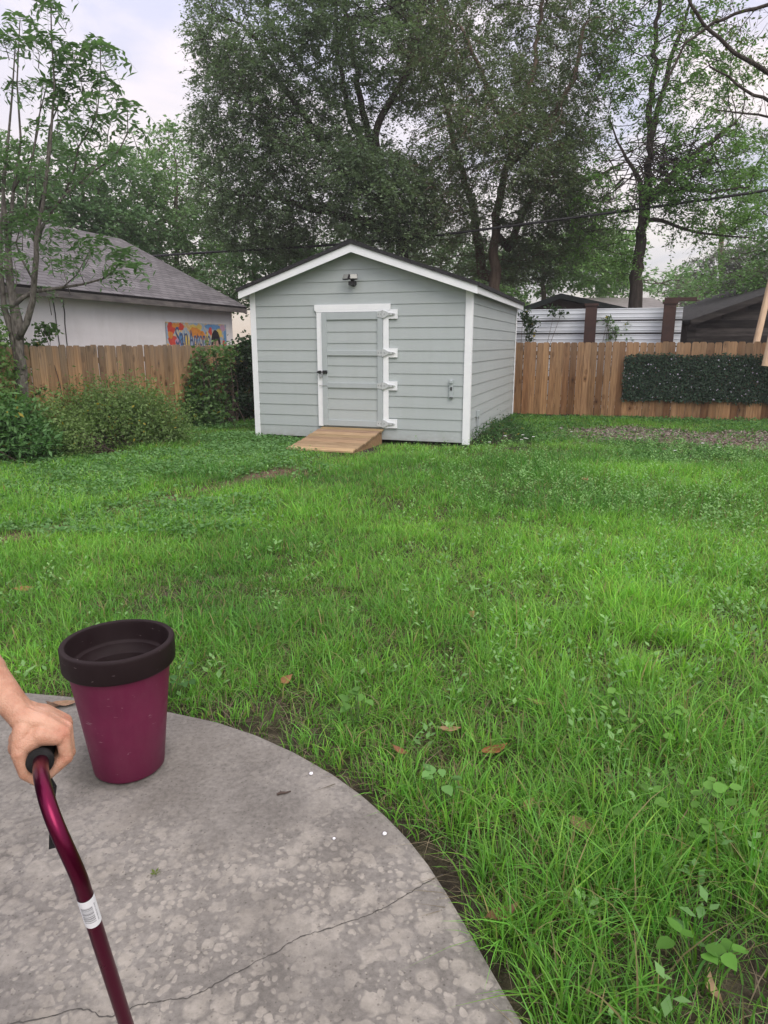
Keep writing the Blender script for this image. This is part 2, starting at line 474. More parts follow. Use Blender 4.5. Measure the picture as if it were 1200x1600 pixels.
def stucco():
    m, nt, bs, out = new_mat('stucco')
    v = coords(nt)
    c = ramp(nt, noise(nt, coords(nt, (0.5, 0.5, 1.6)), 1.3, 5, 0.6), [(0.3, (0.70, 0.69, 0.70)), (0.7, (0.82, 0.81, 0.82))])
    st = ramp(nt, noise(nt, coords(nt, (1.6, 1.6, 0.5)), 1.5, 5, 0.65), [(0.3, (0.8, 0.79, 0.77)), (0.5, (1, 1, 1))])
    c = mix(nt, 0.4, c, st, 'MULTIPLY')
    nt.links.new(c, bs.inputs['Base Color'])
    bs.inputs['Roughness'].default_value = 0.9
    bump(nt, bs, noise(nt, v, 45, 5, 0.6), 0.3, 0.008)
    return m
M['stucco'] = stucco()

def shingles():
    m, nt, bs, out = new_mat('grey_shingles')
    v = coords(nt)
    br = N(nt, 'ShaderNodeTexBrick')
    br.inputs['Scale'].default_value = 1.0
    br.inputs['Brick Width'].default_value = 0.3
    br.inputs['Row Height'].default_value = 0.135
    br.inputs['Mortar Size'].default_value = 0.008
    br.inputs['Color1'].default_value = (0.13, 0.125, 0.13, 1)
    br.inputs['Color2'].default_value = (0.2, 0.193, 0.2, 1)
    br.inputs['Mortar'].default_value = (0.035, 0.033, 0.035, 1)
    nt.links.new(v, br.inputs['Vector'])
    c = mix(nt, 0.5, br.outputs['Color'], ramp(nt, noise(nt, coords(nt, (0.8, 3, 1)), 1.5, 6, 0.65), [(0.3, (0.65, 0.64, 0.64)), (0.7, (1.35, 1.33, 1.33))]), 'MULTIPLY')
    nt.links.new(c, bs.inputs['Base Color'])
    bs.inputs['Roughness'].default_value = 0.95
    bs.inputs['Specular IOR Level'].default_value = 0.1
    bump(nt, bs, br.outputs['Fac'], -0.5, 0.01)
    return m
M['shingles'] = shingles()

def metal_sheet():
    m, nt, bs, out = new_mat('white_metal_sheet')
    c = ramp(nt, noise(nt, coords(nt, (0.6, 0.6, 3)), 2, 5, 0.6), [(0.3, (0.56, 0.6, 0.64)), (0.7, (0.68, 0.71, 0.75))])
    nt.links.new(c, bs.inputs['Base Color'])
    bs.inputs['Roughness'].default_value = 0.5
    return m
M['sheet'] = metal_sheet()

def plastic(name, c1, c2, rough, dust):
    m, nt, bs, out = new_mat(name)
    v = coords(nt)
    c = ramp(nt, noise(nt, v, 4, 4, 0.6), [(0.3, c1), (0.7, c2)])
    # thin pale scuffs
    w = noise(nt, coords(nt, (3, 3, 14)), 6, 3, 0.5, 1.5)
    sc = ramp(nt, w, [(0.705, (0, 0, 0)), (0.73, (1, 1, 1))])
    # dust film and dried water marks
    dm = ramp(nt, noise(nt, coords(nt, (5, 5, 1.6)), 2.2, 6, 0.7), [(0.45, (0, 0, 0)), (0.75, (1, 1, 1))])
    fd = N(nt, 'ShaderNodeMath', operation='MULTIPLY'); nt.links.new(dm, fd.inputs[0]); fd.inputs[1].default_value = dust
    c = mix(nt, fd.outputs[0], c, (0.3, 0.22, 0.22))
    f = N(nt, 'ShaderNodeMath', operation='MULTIPLY'); nt.links.new(sc, f.inputs[0]); f.inputs[1].default_value = 0.3
    c = mix(nt, f.outputs[0], c, (0.5, 0.4, 0.42))
    nt.links.new(c, bs.inputs['Base Color'])
    rr = ramp(nt, noise(nt, v, 9, 5, 0.6), [(0.3, (rough,) * 3), (0.7, (rough + 0.16,) * 3)])
    nt.links.new(rr, bs.inputs['Roughness'])
    bs.inputs['Specular IOR Level'].default_value = 0.28
    bump(nt, bs, noise(nt, v, 160, 3, 0.5), 0.05, 0.002)
    return m
M['pot'] = plastic('magenta_plastic', (0.112, 0.009, 0.04), (0.15, 0.015, 0.055), 0.42, 0.07)
M['pot_rim'] = plastic('brown_black_plastic', (0.012, 0.0062, 0.0072), (0.018, 0.010, 0.011), 0.5, 0.015)
for n_ in M['pot_rim'].node_tree.nodes:
    if n_.type == 'BSDF_PRINCIPLED': n_.inputs['Specular IOR Level'].default_value = 0.16

def anod():
    m, nt, bs, out = new_mat('anodised_magenta')
    bs.inputs['Base Color'].default_value = (0.13, 0.005, 0.036, 1)
    bs.inputs['Metallic'].default_value = 0.92
    v = coords(nt)
    rr = ramp(nt, noise(nt, v, 30, 4, 0.6), [(0.3, (0.27,) * 3), (0.7, (0.35,) * 3)])
    nt.links.new(rr, bs.inputs['Roughness'])
    bs.inputs['Coat Weight'].default_value = 0.15
    return m
M['anod'] = anod()

def skin():
    m, nt, bs, out = new_mat('skin')
    v = coords(nt)
    c = ramp(nt, noise(nt, v, 22, 4, 0.55), [(0.32, (0.43, 0.225, 0.15)), (0.52, (0.53, 0.305, 0.21)), (0.7, (0.59, 0.355, 0.255))])
    # reddened knuckles and small blotches
    c = mix(nt, 0.6, c, ramp(nt, noise(nt, v, 60, 5, 0.6), [(0.34, (0.8, 0.66, 0.6)), (0.6, (1, 1, 1))]), 'MULTIPLY')
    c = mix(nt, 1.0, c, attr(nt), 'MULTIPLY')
    nt.links.new(c, bs.inputs['Base Color'])
    bs.inputs['Roughness'].default_value = 0.5
    bs.inputs['Specular IOR Level'].default_value = 0.35
    bs.inputs['Subsurface Weight'].default_value = 0.12
    bs.inputs['Subsurface Radius'].default_value = (0.9, 0.35, 0.2)
    bs.inputs['Subsurface Scale'].default_value = 0.008
    vo = N(nt, 'ShaderNodeTexVoronoi'); vo.inputs['Scale'].default_value = 420
    nt.links.new(coords(nt), vo.inputs['Vector'])
    h = mix(nt, 0.5, vo.outputs['Distance'], noise(nt, coords(nt), 120, 4, 0.6))
    bump(nt, bs, h, 0.5, 0.002)
    return m
M['skin'] = skin()
M['nail'] = pm('finger_nail', (0.62, 0.4, 0.33), (0.68, 0.46, 0.39), 60, rough=0.3, bmp=0)

def paintmix():
    m, nt, bs, out = new_mat('mural_ground_paint')
    v = coords(nt, (1, 1, 1))
    c = ramp(nt, noise(nt, v, 5.0, 5, 0.65, 1.2), [(0.28, (0.45, 0.08, 0.06)), (0.40, (0.6, 0.36, 0.10)), (0.46, (0.55, 0.5, 0.36)), (0.53, (0.22, 0.36, 0.52)), (0.6, (0.36, 0.42, 0.5)), (0.72, (0.5, 0.22, 0.36))])
    nt.links.new(c, bs.inputs['Base Color'])
    bs.inputs['Roughness'].default_value = 0.6
    return m
M['mural'] = paintmix()
for nm, c in (('red', (0.55, 0.07, 0.05)), ('orange', (0.62, 0.25, 0.05)), ('yellow', (0.62, 0.47, 0.12)), ('blue', (0.12, 0.27, 0.5)), ('grey_blue', (0.075, 0.105, 0.2)), ('pink', (0.48, 0.3, 0.42)), ('hair_paint', (0.018, 0.016, 0.022)), ('face_paint', (0.42, 0.26, 0.21))):
    M['p_' + nm] = pm('mural_' + nm, tuple(x * 0.8 for x in c), tuple(min(1, x * 1.15) for x in c), 12, rough=0.6, bmp=0)

# ------------------------------------------------------------------ yard frame: along the shed front, and away from it
YAW = R(18)
E2 = np.array([math.cos(YAW), -math.sin(YAW), 0.0])
E1 = np.array([math.sin(YAW), math.cos(YAW), 0.0])
NW = np.array([-math.cos(YAW), math.sin(YAW), 0.0])
SHED = np.array([-2.181, 11.901, 0.0])
SW, SD = 3.66, 5.05

# ------------------------------------------------------------------ patio outline
edge_px = [(30, 1080), (120, 1088), (200, 1099), (270, 1112), (340, 1127), (400, 1147), (460, 1174), (520, 1208), (565, 1240), (605, 1275), (640, 1311), (670, 1349), (700, 1395), (730, 1446), (760, 1498), (790, 1550), (820, 1601)]
PZ = 0.03
patio_edge = [gp(x, y, PZ)[:2] for x, y in edge_px]
PATIO = [(-6.0, 4.2), (-3.6, 3.35), (-2.3, 2.98)] + [tuple(p) for p in patio_edge] + [(0.375, 1.0), (0.39, 0.6), (0.4, -3.0), (-6.0, -3.0)]
PA = np.array(PATIO)

def poly_sd(x, y, P):
    """signed distance to a polygon, positive outside"""
    x = np.asarray(x, float); y = np.asarray(y, float)
    d = np.full(x.shape, 1e9)
    ins = np.zeros(x.shape, bool)
    n = len(P)
    for i in range(n):
        a, b = P[i], P[(i + 1) % n]
        e = b - a
        wx, wy = x - a[0], y - a[1]
        t = np.clip((wx * e[0] + wy * e[1]) / (e @ e + 1e-12), 0, 1)
        d = np.minimum(d, np.hypot(wx - e[0] * t, wy - e[1] * t))
        c = ((a[1] > y) != (b[1] > y)) & (x < (b[0] - a[0]) * (y - a[1]) / (b[1] - a[1] + 1e-12) + a[0])
        ins ^= c
    return np.where(ins, -d, d)

def shed_local(x, y):
    dx, dy = np.asarray(x) - SHED[0], np.asarray(y) - SHED[1]
    return dx * E2[0] + dy * E2[1], dx * E1[0] + dy * E1[1]

FR0 = np.array([3.05, 15.75, 0.0])           # a point on the back fence line (runs along E2)
FL0 = np.array([-4.59, 11.55, 0.0])          # a point on the side fence line (runs along E1)

def lawn_density(x, y):
    u, v = shed_local(x, y)
    d = np.ones(np.shape(x))
    sd = poly_sd(x, y, PA)
    edge_n = 0.03 + 0.16 * np.clip(fnoise(x, y, 2.3, 3) - 0.25, 0, 1) * 2
    # right-hand rim of the slab has a wider bare strip than the far rim
    wide = np.clip((np.asarray(x) + 0.9) / 0.9, 0.3, 0.9) * np.clip((np.asarray(y) - 0.9) / 0.9, 0.45, 1)
    d = d * np.clip((sd - 0.015) / (edge_n * wide), 0, 1) ** 1.6
    d = np.where((u > -0.03) & (u < SW + 0.03) & (v > -0.05) & (v < SD + 0.05), 0, d)
    d = np.where((u > 1.15) & (u < 2.36) & (v > -1.1) & (v < 0), 0, d)
    # thin soil strip below the siding
    d = np.where((u > 2.3) & (u < SW) & (v > -0.28) & (v < 0), d * 0.25, d)
    fb = (np.asarray(x) - FR0[0]) * E1[0] + (np.asarray(y) - FR0[1]) * E1[1]
    fl = (np.asarray(x) - FL0[0]) * NW[0] + (np.asarray(y) - FL0[1]) * NW[1]
    d = np.where((fb > -0.02) | (fl > 0.05), 0, d)
    mul = mulch(x, y)
    d = d * (1 - 0.8 * mul)
    # bald spots
    b = fnoise(x, y, 1.15, 11)
    d = d * np.clip((b - 0.2) / 0.14, 0.5, 1)
    # dry line worn across the lawn
    ax, ay, bx, by = -3.4, 4.9, -1.1, 8.9
    t = np.clip(((x - ax) * (bx - ax) + (y - ay) * (by - ay)) / ((bx - ax) ** 2 + (by - ay) ** 2), 0, 1)
    dl = np.hypot(x - ax - t * (bx - ax), y - ay - t * (by - ay)) + 0.3 * (fnoise(x, y, 1.6, 21) - 0.5)
    d = d * (1 - 0.93 * track(x, y))
    # patchy right foreground
    rf = np.clip((np.asarray(x) - 0.3) / 0.5, 0, 1) * np.clip((4.2 - np.asarray(y)) / 1.5, 0, 1) * np.clip(0.45 + (np.asarray(x) - 0.6) * 0.9, 0.45, 1)
    pb = fnoise(x, y, 2.6, 31)
    d = d * (1 - rf * np.clip((0.44 - pb) / 0.1, 0, 0.75))
    return d

def track(x, y):
    ax, ay, bx, by = -3.6, 4.6, -1.2, 8.6
    x = np.asarray(x, float); y = np.asarray(y, float)
    t = np.clip(((x - ax) * (bx - ax) + (y - ay) * (by - ay)) / ((bx - ax) ** 2 + (by - ay) ** 2), 0, 1)
    dl = np.hypot(x - ax - t * (bx - ax), y - ay - t * (by - ay)) + 0.35 * (fnoise(x, y, 1.6, 21) - 0.5)
    return np.clip(1.35 - np.abs(dl) / 0.27, 0, 1) * np.clip((fnoise(x, y, 2.2, 23) - 0.2) * 5, 0.3, 1)

def mulch(x, y):
    x = np.asarray(x, float); y = np.asarray(y, float)
    c = np.array([5.2, 11.6])
    p = (x - c[0]) * E2[0] + (y - c[1]) * E2[1]
    q = (x - c[0]) * E1[0] + (y - c[1]) * E1[1]
    e = np.hypot(p / 3.0, q / 1.55) + 1.3 * (fnoise(x, y, 0.9, 51) - 0.5) + 0.8 * (fnoise(x, y, 3.0, 53) - 0.5)
    return np.clip((1.0 - e) / 0.4, 0, 1)

# ------------------------------------------------------------------ ground
def make_ground():
    xs = np.concatenate([[-400, -150, -60, -30, -15], np.arange(-8, 10.01, 0.2), [14, 25, 60, 150, 400]])
    ys = np.concatenate([[-100, -30, -10], np.arange(-4, 18.01, 0.2), [22, 30, 60, 150, 500]])
    X, Y = np.meshgrid(xs, ys, indexing='ij')
    Z = gz(X, Y)
    sd = poly_sd(X, Y, PA)
    Z = np.where(sd < 0.1, np.minimum(Z, -0.02 + 0.0 * Z), Z)
    V = np.stack([X, Y, Z], -1).reshape(-1, 3)
    nx, ny = len(xs), len(ys)
    i, j = np.meshgrid(np.arange(nx - 1), np.arange(ny - 1), indexing='ij')
    a = (i * ny + j).ravel()
    Q = np.stack([a, a + ny, a + ny + 1, a + 1], -1)
    mu = mulch(X, Y).reshape(-1, 1)
    dn = lawn_density(X, Y).reshape(-1, 1)
    t = np.ones((len(V), 3)) * (1 - dn) + np.array([0.9, 1.15, 0.62]) * dn
    t = t * (1 - mu) + np.array([2.3, 2.05, 2.05]) * mu
    tr_ = track(X, Y).reshape(-1, 1)
    t = t * (1 - tr_) + np.array([2.1, 1.75, 1.45]) * tr_
    o = np_mesh('ground', V, Q, None, t, M['soil'], smooth=True)
    tag(o, kind='structure')
make_ground()

def make_patio():
    bm = bmesh.new()
    vs = [bm.verts.new((x, y, PZ)) for x, y in PATIO]
    f = bm.faces.new(vs)
    if f.normal.z < 0: f.normal_flip()
    f.normal_update()
    if f.normal.z < 0: bmesh.ops.reverse_faces(bm, faces=[f])
    ret = bmesh.ops.extrude_face_region(bm, geom=[f])
    for g in ret['geom']:
        if isinstance(g, bmesh.types.BMVert): g.co.z = -0.12
    bmesh.ops.recalc_face_normals(bm, faces=bm.faces)
    me = bpy.data.meshes.new('patio')
    bm.to_mesh(me); bm.free()
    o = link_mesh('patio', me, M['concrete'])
    b = o.modifiers.new('edge', 'BEVEL'); b.width = 0.012; b.segments = 2; b.limit_method = 'ANGLE'; b.angle_limit = R(60)
    tag(o, kind='structure')
    # crack
    px = [(692, 1366), (668, 1378), (652, 1388), (628, 1402), (606, 1416), (588, 1424), (568, 1433), (545, 1440), (520, 1450), (497, 1456), (470, 1463), (452, 1474), (430, 1490), (405, 1500), (380, 1515), (358, 1526), (330, 1542), (308, 1553), (290, 1560), (265, 1562), (245, 1566), (215, 1570), (180, 1587), (160, 1590), (140, 1578), (118, 1577), (95, 1584), (60, 1592), (20, 1600), (-40, 1615)]
    P = [gp(x, y, PZ)[:2] for x, y in px]
    rr = random.Random(4)
    V, Q = [], []
    pts = []
    for a, b2 in zip(P[:-1], P[1:]):
        n = 5
        for k in range(n):
            t = k / n
            p = a * (1 - t) + b2 * t
            pts.append(p + np.array([rr.uniform(-1, 1), rr.uniform(-1, 1)]) * 0.0022)
    for i, p in enumerate(pts):
        d = pts[min(i + 1, len(pts) - 1)] - pts[max(i - 1, 0)]
        nrm = np.array([-d[1], d[0]]) / (np.linalg.norm(d) + 1e-9)
        w = 0.0007 + 0.0013 * rr.random() ** 2
        V += [(*(p + nrm * w), PZ + 0.0012), (*(p - nrm * w), PZ + 0.0012)]
        if i: Q.append((2 * i - 2, 2 * i, 2 * i + 1, 2 * i - 1))
    me = bpy.data.meshes.new('crack'); me.from_pydata(V, [], Q); me.update()
    link_mesh('crack', me, M['crack'], o)
make_patio()

# ------------------------------------------------------------------ grass
def visible(x, y, margin=2.2):
    zc = y * CP + CAMH * SP
    return (np.abs(x) < 0.556 * zc + margin * np.clip(1.15 - y / 16, 0.4, 1))

def sample_zone(y0, y1, dens, xr=(-9, 10)):
    A = (y1 - y0) * (xr[1] - xr[0])
    n = int(A * dens)
    x = rng.uniform(xr[0], xr[1], n); y = rng.uniform(y0, y1, n)
    m = visible(x, y)
    x, y = x[m], y[m]
    keep = rng.random(len(x)) < lawn_density(x, y)
    return x[keep], y[keep]

def blades(x, y, h, w, lean, az, levels, tint, droop):
    n = len(x)
    z = gz(x, y) - 0.01
    sx = -np.sin(az + rng.normal(0, 0.6, n)); sy = np.cos(az + rng.normal(0, 0.6, n))
    V = np.zeros((n, 2 * levels + 1, 3)); T = np.zeros((n, 2 * levels + 1, 3))
    for k in range(levels + 1):
        t = k / levels
        r = h * (lean * t + droop * t ** 2.6)
        up = h * (t - 0.42 * (droop + lean * 0.4) * t ** 2.4)
        cx = x + np.cos(az) * r; cy = y + np.sin(az) * r; cz = z + up
        ww = w * (1 - t ** 1.7) * 0.5 * (0.75 + 0.5 * min(1, 3 * t))
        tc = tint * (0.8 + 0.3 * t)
        if k < levels:
            V[:, 2 * k, 0] = cx - sx * ww; V[:, 2 * k, 1] = cy - sy * ww; V[:, 2 * k, 2] = cz
            V[:, 2 * k + 1, 0] = cx + sx * ww; V[:, 2 * k + 1, 1] = cy + sy * ww; V[:, 2 * k + 1, 2] = cz
            T[:, 2 * k] = tc; T[:, 2 * k + 1] = tc
        else:
            V[:, 2 * k, 0] = cx; V[:, 2 * k, 1] = cy; V[:, 2 * k, 2] = cz
            T[:, 2 * k] = tc
    nv = 2 * levels + 1
    base = np.arange(n) * nv
    Q = np.concatenate([np.stack([base + 2 * k, base + 2 * k + 1, base + 2 * k + 3, base + 2 * k + 2], -1) for k in range(levels - 1)]) if levels > 1 else np.zeros((0, 4), int)
    Tr = np.stack([base + 2 * levels - 2, base + 2 * levels - 1, base + 2 * levels], -1)
    return V.reshape(-1, 3), Q, Tr, T.reshape(-1, 3)

def grass_color(x, y, n):
    g = fnoise(x, y, 0.7, 61)[:, None]
    a = np.array([0.09, 0.245, 0.036]); b = np.array([0.21, 0.455, 0.062])
    g = np.clip((g - 0.5) * 1.7 + 0.5, 0, 1)
    c = a * (1 - g) + b * g
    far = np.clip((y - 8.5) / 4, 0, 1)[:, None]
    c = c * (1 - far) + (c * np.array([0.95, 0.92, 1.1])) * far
    c = c * rng.uniform(0.6, 1.35, (n, 1)) * np.stack([rng.uniform(0.85, 1.2, n), np.ones(n), rng.uniform(0.8, 1.3, n)], -1)
    lime = rng.random(n) < 0.07
    c[lime] *= np.array([1.35, 1.12, 1.0])
    dry = rng.random(n) < 0.065
    c[dry] = np.array([0.3, 0.25, 0.12]) * rng.uniform(0.6, 1.1, (dry.sum(), 1))
    return c

def make_grass():
    parts = []
    # (y range, clump density, blades per clump, height, width, spread, levels)
    for y0, y1, dens, per, hh, ww, sp, lv in ((0.9, 3.2, 330, 19, 0.125, 0.0044, 0.034, 4), (3.2, 6.0, 270, 19, 0.122, 0.005, 0.042, 3), (6.0, 9.5, 180, 16, 0.12, 0.0064, 0.055, 3), (9.5, 16.0, 110, 13, 0.085, 0.0085, 0.07, 2)):
        cx, cy = sample_zone(y0, y1, dens)
        nc = len(cx)
        hs = hh * (0.3 + 1.2 * fnoise(cx, cy, 1.05, 71)) * rng.uniform(0.75, 1.25, nc)
        hs *= 0.45 + 0.55 * np.clip(lawn_density(cx, cy) * 1.4, 0, 1)
        # taller tufts along the lower right
        tall = np.clip((cx - 0.35) / 0.4, 0, 1) * np.clip((2.6 - cy) / 0.8, 0, 1)
        hs *= 1 + 0.6 * tall * (rng.random(nc) < 0.6)
        cnt = rng.poisson(per, nc)
        idx = np.repeat(np.arange(nc), cnt)
        n = len(idx)
        ox, oy = rng.normal(0, sp, n), rng.normal(0, sp, n)
        x, y = cx[idx] + ox, cy[idx] + oy
        ok = (poly_sd(x, y, PA) > 0.004) if y0 < 3.2 else np.ones(n, bool)
        u, v = shed_local(x, y)
        ok &= ~((u > -0.02) & (u < SW + 0.02) & (v > -0.03)) & ~((u > 1.2) & (u < 2.3) & (v > -1.0) & (v < 0))
        x, y, idx, ox, oy = x[ok], y[ok], idx[ok], ox[ok], oy[ok]
        n = len(x)
        az = np.arctan2(oy, ox) + rng.normal(0, 0.9, n)
        h = hs[idx] * rng.uniform(0.5, 1.3, n)
        w = ww * rng.uniform(0.7, 1.5, n)
        lean = np.abs(rng.normal(0.2, 0.2, n)); droop = np.abs(rng.normal(0.36, 0.42, n))
        ct = rng.uniform(0.85, 1.15, (nc, 1))[idx]
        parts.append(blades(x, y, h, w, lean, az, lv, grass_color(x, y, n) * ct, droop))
    # a low fine under-layer so that soil does not show evenly
    for y0, y1, dens, hh, ww in ((0.9, 5.0, 2600, 0.05, 0.0045), (5.0, 9.5, 1100, 0.05, 0.007), (9.5, 16, 600, 0.045, 0.011)):
        x, y = sample_zone(y0, y1, dens)
        n = len(x)
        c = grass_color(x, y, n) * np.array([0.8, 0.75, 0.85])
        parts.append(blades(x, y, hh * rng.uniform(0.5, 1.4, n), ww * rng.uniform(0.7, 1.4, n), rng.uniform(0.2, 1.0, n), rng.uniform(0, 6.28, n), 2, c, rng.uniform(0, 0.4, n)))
    # dry thatch lying on the soil
    for y0, y1, dens in ((0.9, 4.5, 800), (4.5, 10, 260)):
        A = (y1 - y0) * 19
        x = rng.uniform(-9, 10, int(A * dens)); y = rng.uniform(y0, y1, len(x))
        m = visible(x, y) & (poly_sd(x, y, PA) > 0.02)
        x, y = x[m], y[m]; n = len(x)
        c = np.array([0.24, 0.195, 0.13]) * rng.uniform(0.45, 1.25, (n, 1))
        parts.append(blades(x, y, rng.uniform(0.04, 0.12, n), np.full(n, 0.003), rng.uniform(0.9, 1.1, n), rng.uniform(0, 6.28, n), 2, c, np.full(n, 0.75)))
    o = 0
    VV, QQ, TT, CC = [], [], [], []
    for V, Q, Tr, C in parts:
        VV.append(V); QQ.append(Q + o); TT.append(Tr + o); CC.append(C); o += len(V)
    ob = np_mesh('grass', np.concatenate(VV), np.concatenate(QQ), np.concatenate(TT), np.concatenate(CC), M['grass'])
    tag(ob, 'long bright green lawn grass covering the yard', 'grass', kind='stuff')
make_grass()
print('grass', round(time.time() - T0, 1))

# ------------------------------------------------------------------ leaf clouds
def leaf_quads(P, size, aspect, up=0.6, tint=None, nrm=None, axis=None, fold=0.18):
    """one folded diamond leaf per point"""
    n = len(P)
    if nrm is None:
        nrm = rng.normal(0, 1, (n, 3)); nrm[:, 2] += up * 1.6
    nrm = nrm / (np.linalg.norm(nrm, axis=1, keepdims=True) + 1e-9)
    if axis is None:
        axis = rng.normal(0, 1, (n, 3))
    axis = axis - nrm * (axis * nrm).sum(1, keepdims=True)
    axis = axis / (np.linalg.norm(axis, axis=1, keepdims=True) + 1e-9)
    side = np.cross(nrm, axis)
    L = (size * rng.uniform(0.65, 1.35, n))[:, None]
    W = L * aspect
    V = np.stack([P, P + axis * L * 0.45 + side * W * 0.5 + nrm * W * fold, P + axis * L, P + axis * L * 0.45 - side * W * 0.5 + nrm * W * fold], 1)
    Q = np.arange(n * 4).reshape(n, 4)
    T = np.repeat(tint[:, None, :], 4, 1)
    return V.reshape(-1, 3), Q, T.reshape(-1, 3)

def jcat(parts):
    VV, QQ, CC, o = [], [], [], 0
    for V, Q, C in parts:
        VV.append(V); QQ.append(Q + o); CC.append(C); o += len(V)
    return np.concatenate(VV), np.concatenate(QQ), np.concatenate(CC)

# ------------------------------------------------------------------ trees by space colonisation
def colonise(att, roots, step, infl, kill, iters, gravity=0.0):
    """roots: list of polylines (arrays); returns nodes, parents, given radius of the drawn limbs"""
    pos, par = [], []
    for rl in roots:
        link = rl.get('from', -1)
        for k, p in enumerate(rl['pts']):
            pos.append(np.array(p, float))
            par.append(link if k == 0 else len(pos) - 2)
        rl['ids'] = (len(pos) - len(rl['pts']), len(pos))
    pos = np.array(pos)
    att = att.copy()
    A = len(att)
    nd = np.full(A, 1e9); ni = np.zeros(A, int)
    def upd(i0):
        nonlocal nd, ni
        for s in range(i0, len(pos), 256):
            D = np.linalg.norm(att[:, None, :] - pos[None, s:s + 256, :], axis=2)
            j = D.argmin(1); dm = D[np.arange(len(att)), j]
            b = dm < nd
            nd = np.where(b, dm, nd); ni = np.where(b, j + s, ni)
    upd(0)
    for it in range(iters):
        keep = nd > kill
        att, nd, ni = att[keep], nd[keep], ni[keep]
        if len(att) == 0: break
        m = nd < infl
        if not m.any():
            m = nd <= np.sort(nd)[:max(1, len(nd) // 50)][-1]
        d = att[m] - pos[ni[m]]
        d /= np.linalg.norm(d, axis=1, keepdims=True) + 1e-9
        acc = np.zeros((len(pos), 3))
        np.add.at(acc, ni[m], d)
        ids = np.unique(ni[m])
        dirs = acc[ids]
        dirs /= np.linalg.norm(dirs, axis=1, keepdims=True) + 1e-9
        dirs += rng.normal(0, 0.22, dirs.shape)
        dirs[:, 2] += gravity
        dirs /= np.linalg.norm(dirs, axis=1, keepdims=True) + 1e-9
        new = pos[ids] + dirs * step
        i0 = len(pos)
        pos = np.vstack([pos, new]); par += list(ids)
        upd(i0)
        if len(pos) > 14000: break
    return pos, np.array(par)

def radii(pos, par, r0, e, limbs):
    n = len(pos)
    acc = np.zeros(n)
    r = np.zeros(n)
    for i in range(n - 1, -1, -1):
        # children always come later, except where limbs were drawn by hand
        r[i] = max(r0, acc[i] ** (1 / e))
        if par[i] >= 0: acc[par[i]] += r[i] ** e
    for rl in limbs:
        a, b = rl['ids']
        rr = np.interp(np.linspace(0, 1, b - a), np.linspace(0, 1, len(rl['rad'])), rl['rad'])
        r[a:b] = rr
    for i in range(n):
        if par[i] >= 0: r[i] = min(r[i], r[par[i]] * 0.96)
    return r

def branch_mesh(pos, par, r, rmin=0.0):
    n = len(pos)
    kids = [[] for _ in range(n)]
    for i, p in enumerate(par):
        if p >= 0: kids[p].append(i)
    mb = MB()
    starts = [i for i in range(n) if par[i] < 0]
    stack = [(None, s) for s in starts]
    while stack:
        prev, s = stack.pop()
        chain = [] if prev is None else [prev]
        cur = s
        while True:
            chain.append(cur)
            ks = [k for k in kids[cur]]
            if not ks: break
            ks.sort(key=lambda k: -r[k])
            for k in ks[1:]: stack.append((cur, k))
            cur = ks[0]
        if len(chain) < 2 or r[chain[1 if prev is not None else 0]] < rmin: continue
        rad = [r[c] for c in chain]
        if prev is not None: rad[0] = rad[1]
        mx = max(rad)
        rad[-1] *= 0.5
        mb.tube([pos[c] for c in chain], rad, 12 if mx > 0.08 else (6 if mx > 0.02 else 4), cap=False)
    return mb

def noise3(P, scale, seed):
    return (vnoise(P[:, 0] + 0.37 * P[:, 2], P[:, 1] + 0.2 * P[:, 2], scale, seed) + vnoise(P[:, 1] - 0.31 * P[:, 0], P[:, 2] + 0.23 * P[:, 0], scale, seed + 3) + vnoise(P[:, 0] - 0.29 * P[:, 1], P[:, 2], scale, seed + 6)) / 3

def ellipsoid_pts(c, r, n, shell=0.35):
    d = rng.normal(0, 1, (n, 3)); d /= np.linalg.norm(d, axis=1, keepdims=True)
    rr = rng.random(n) ** shell
    return np.array(c) + d * rr[:, None] * np.array(r)

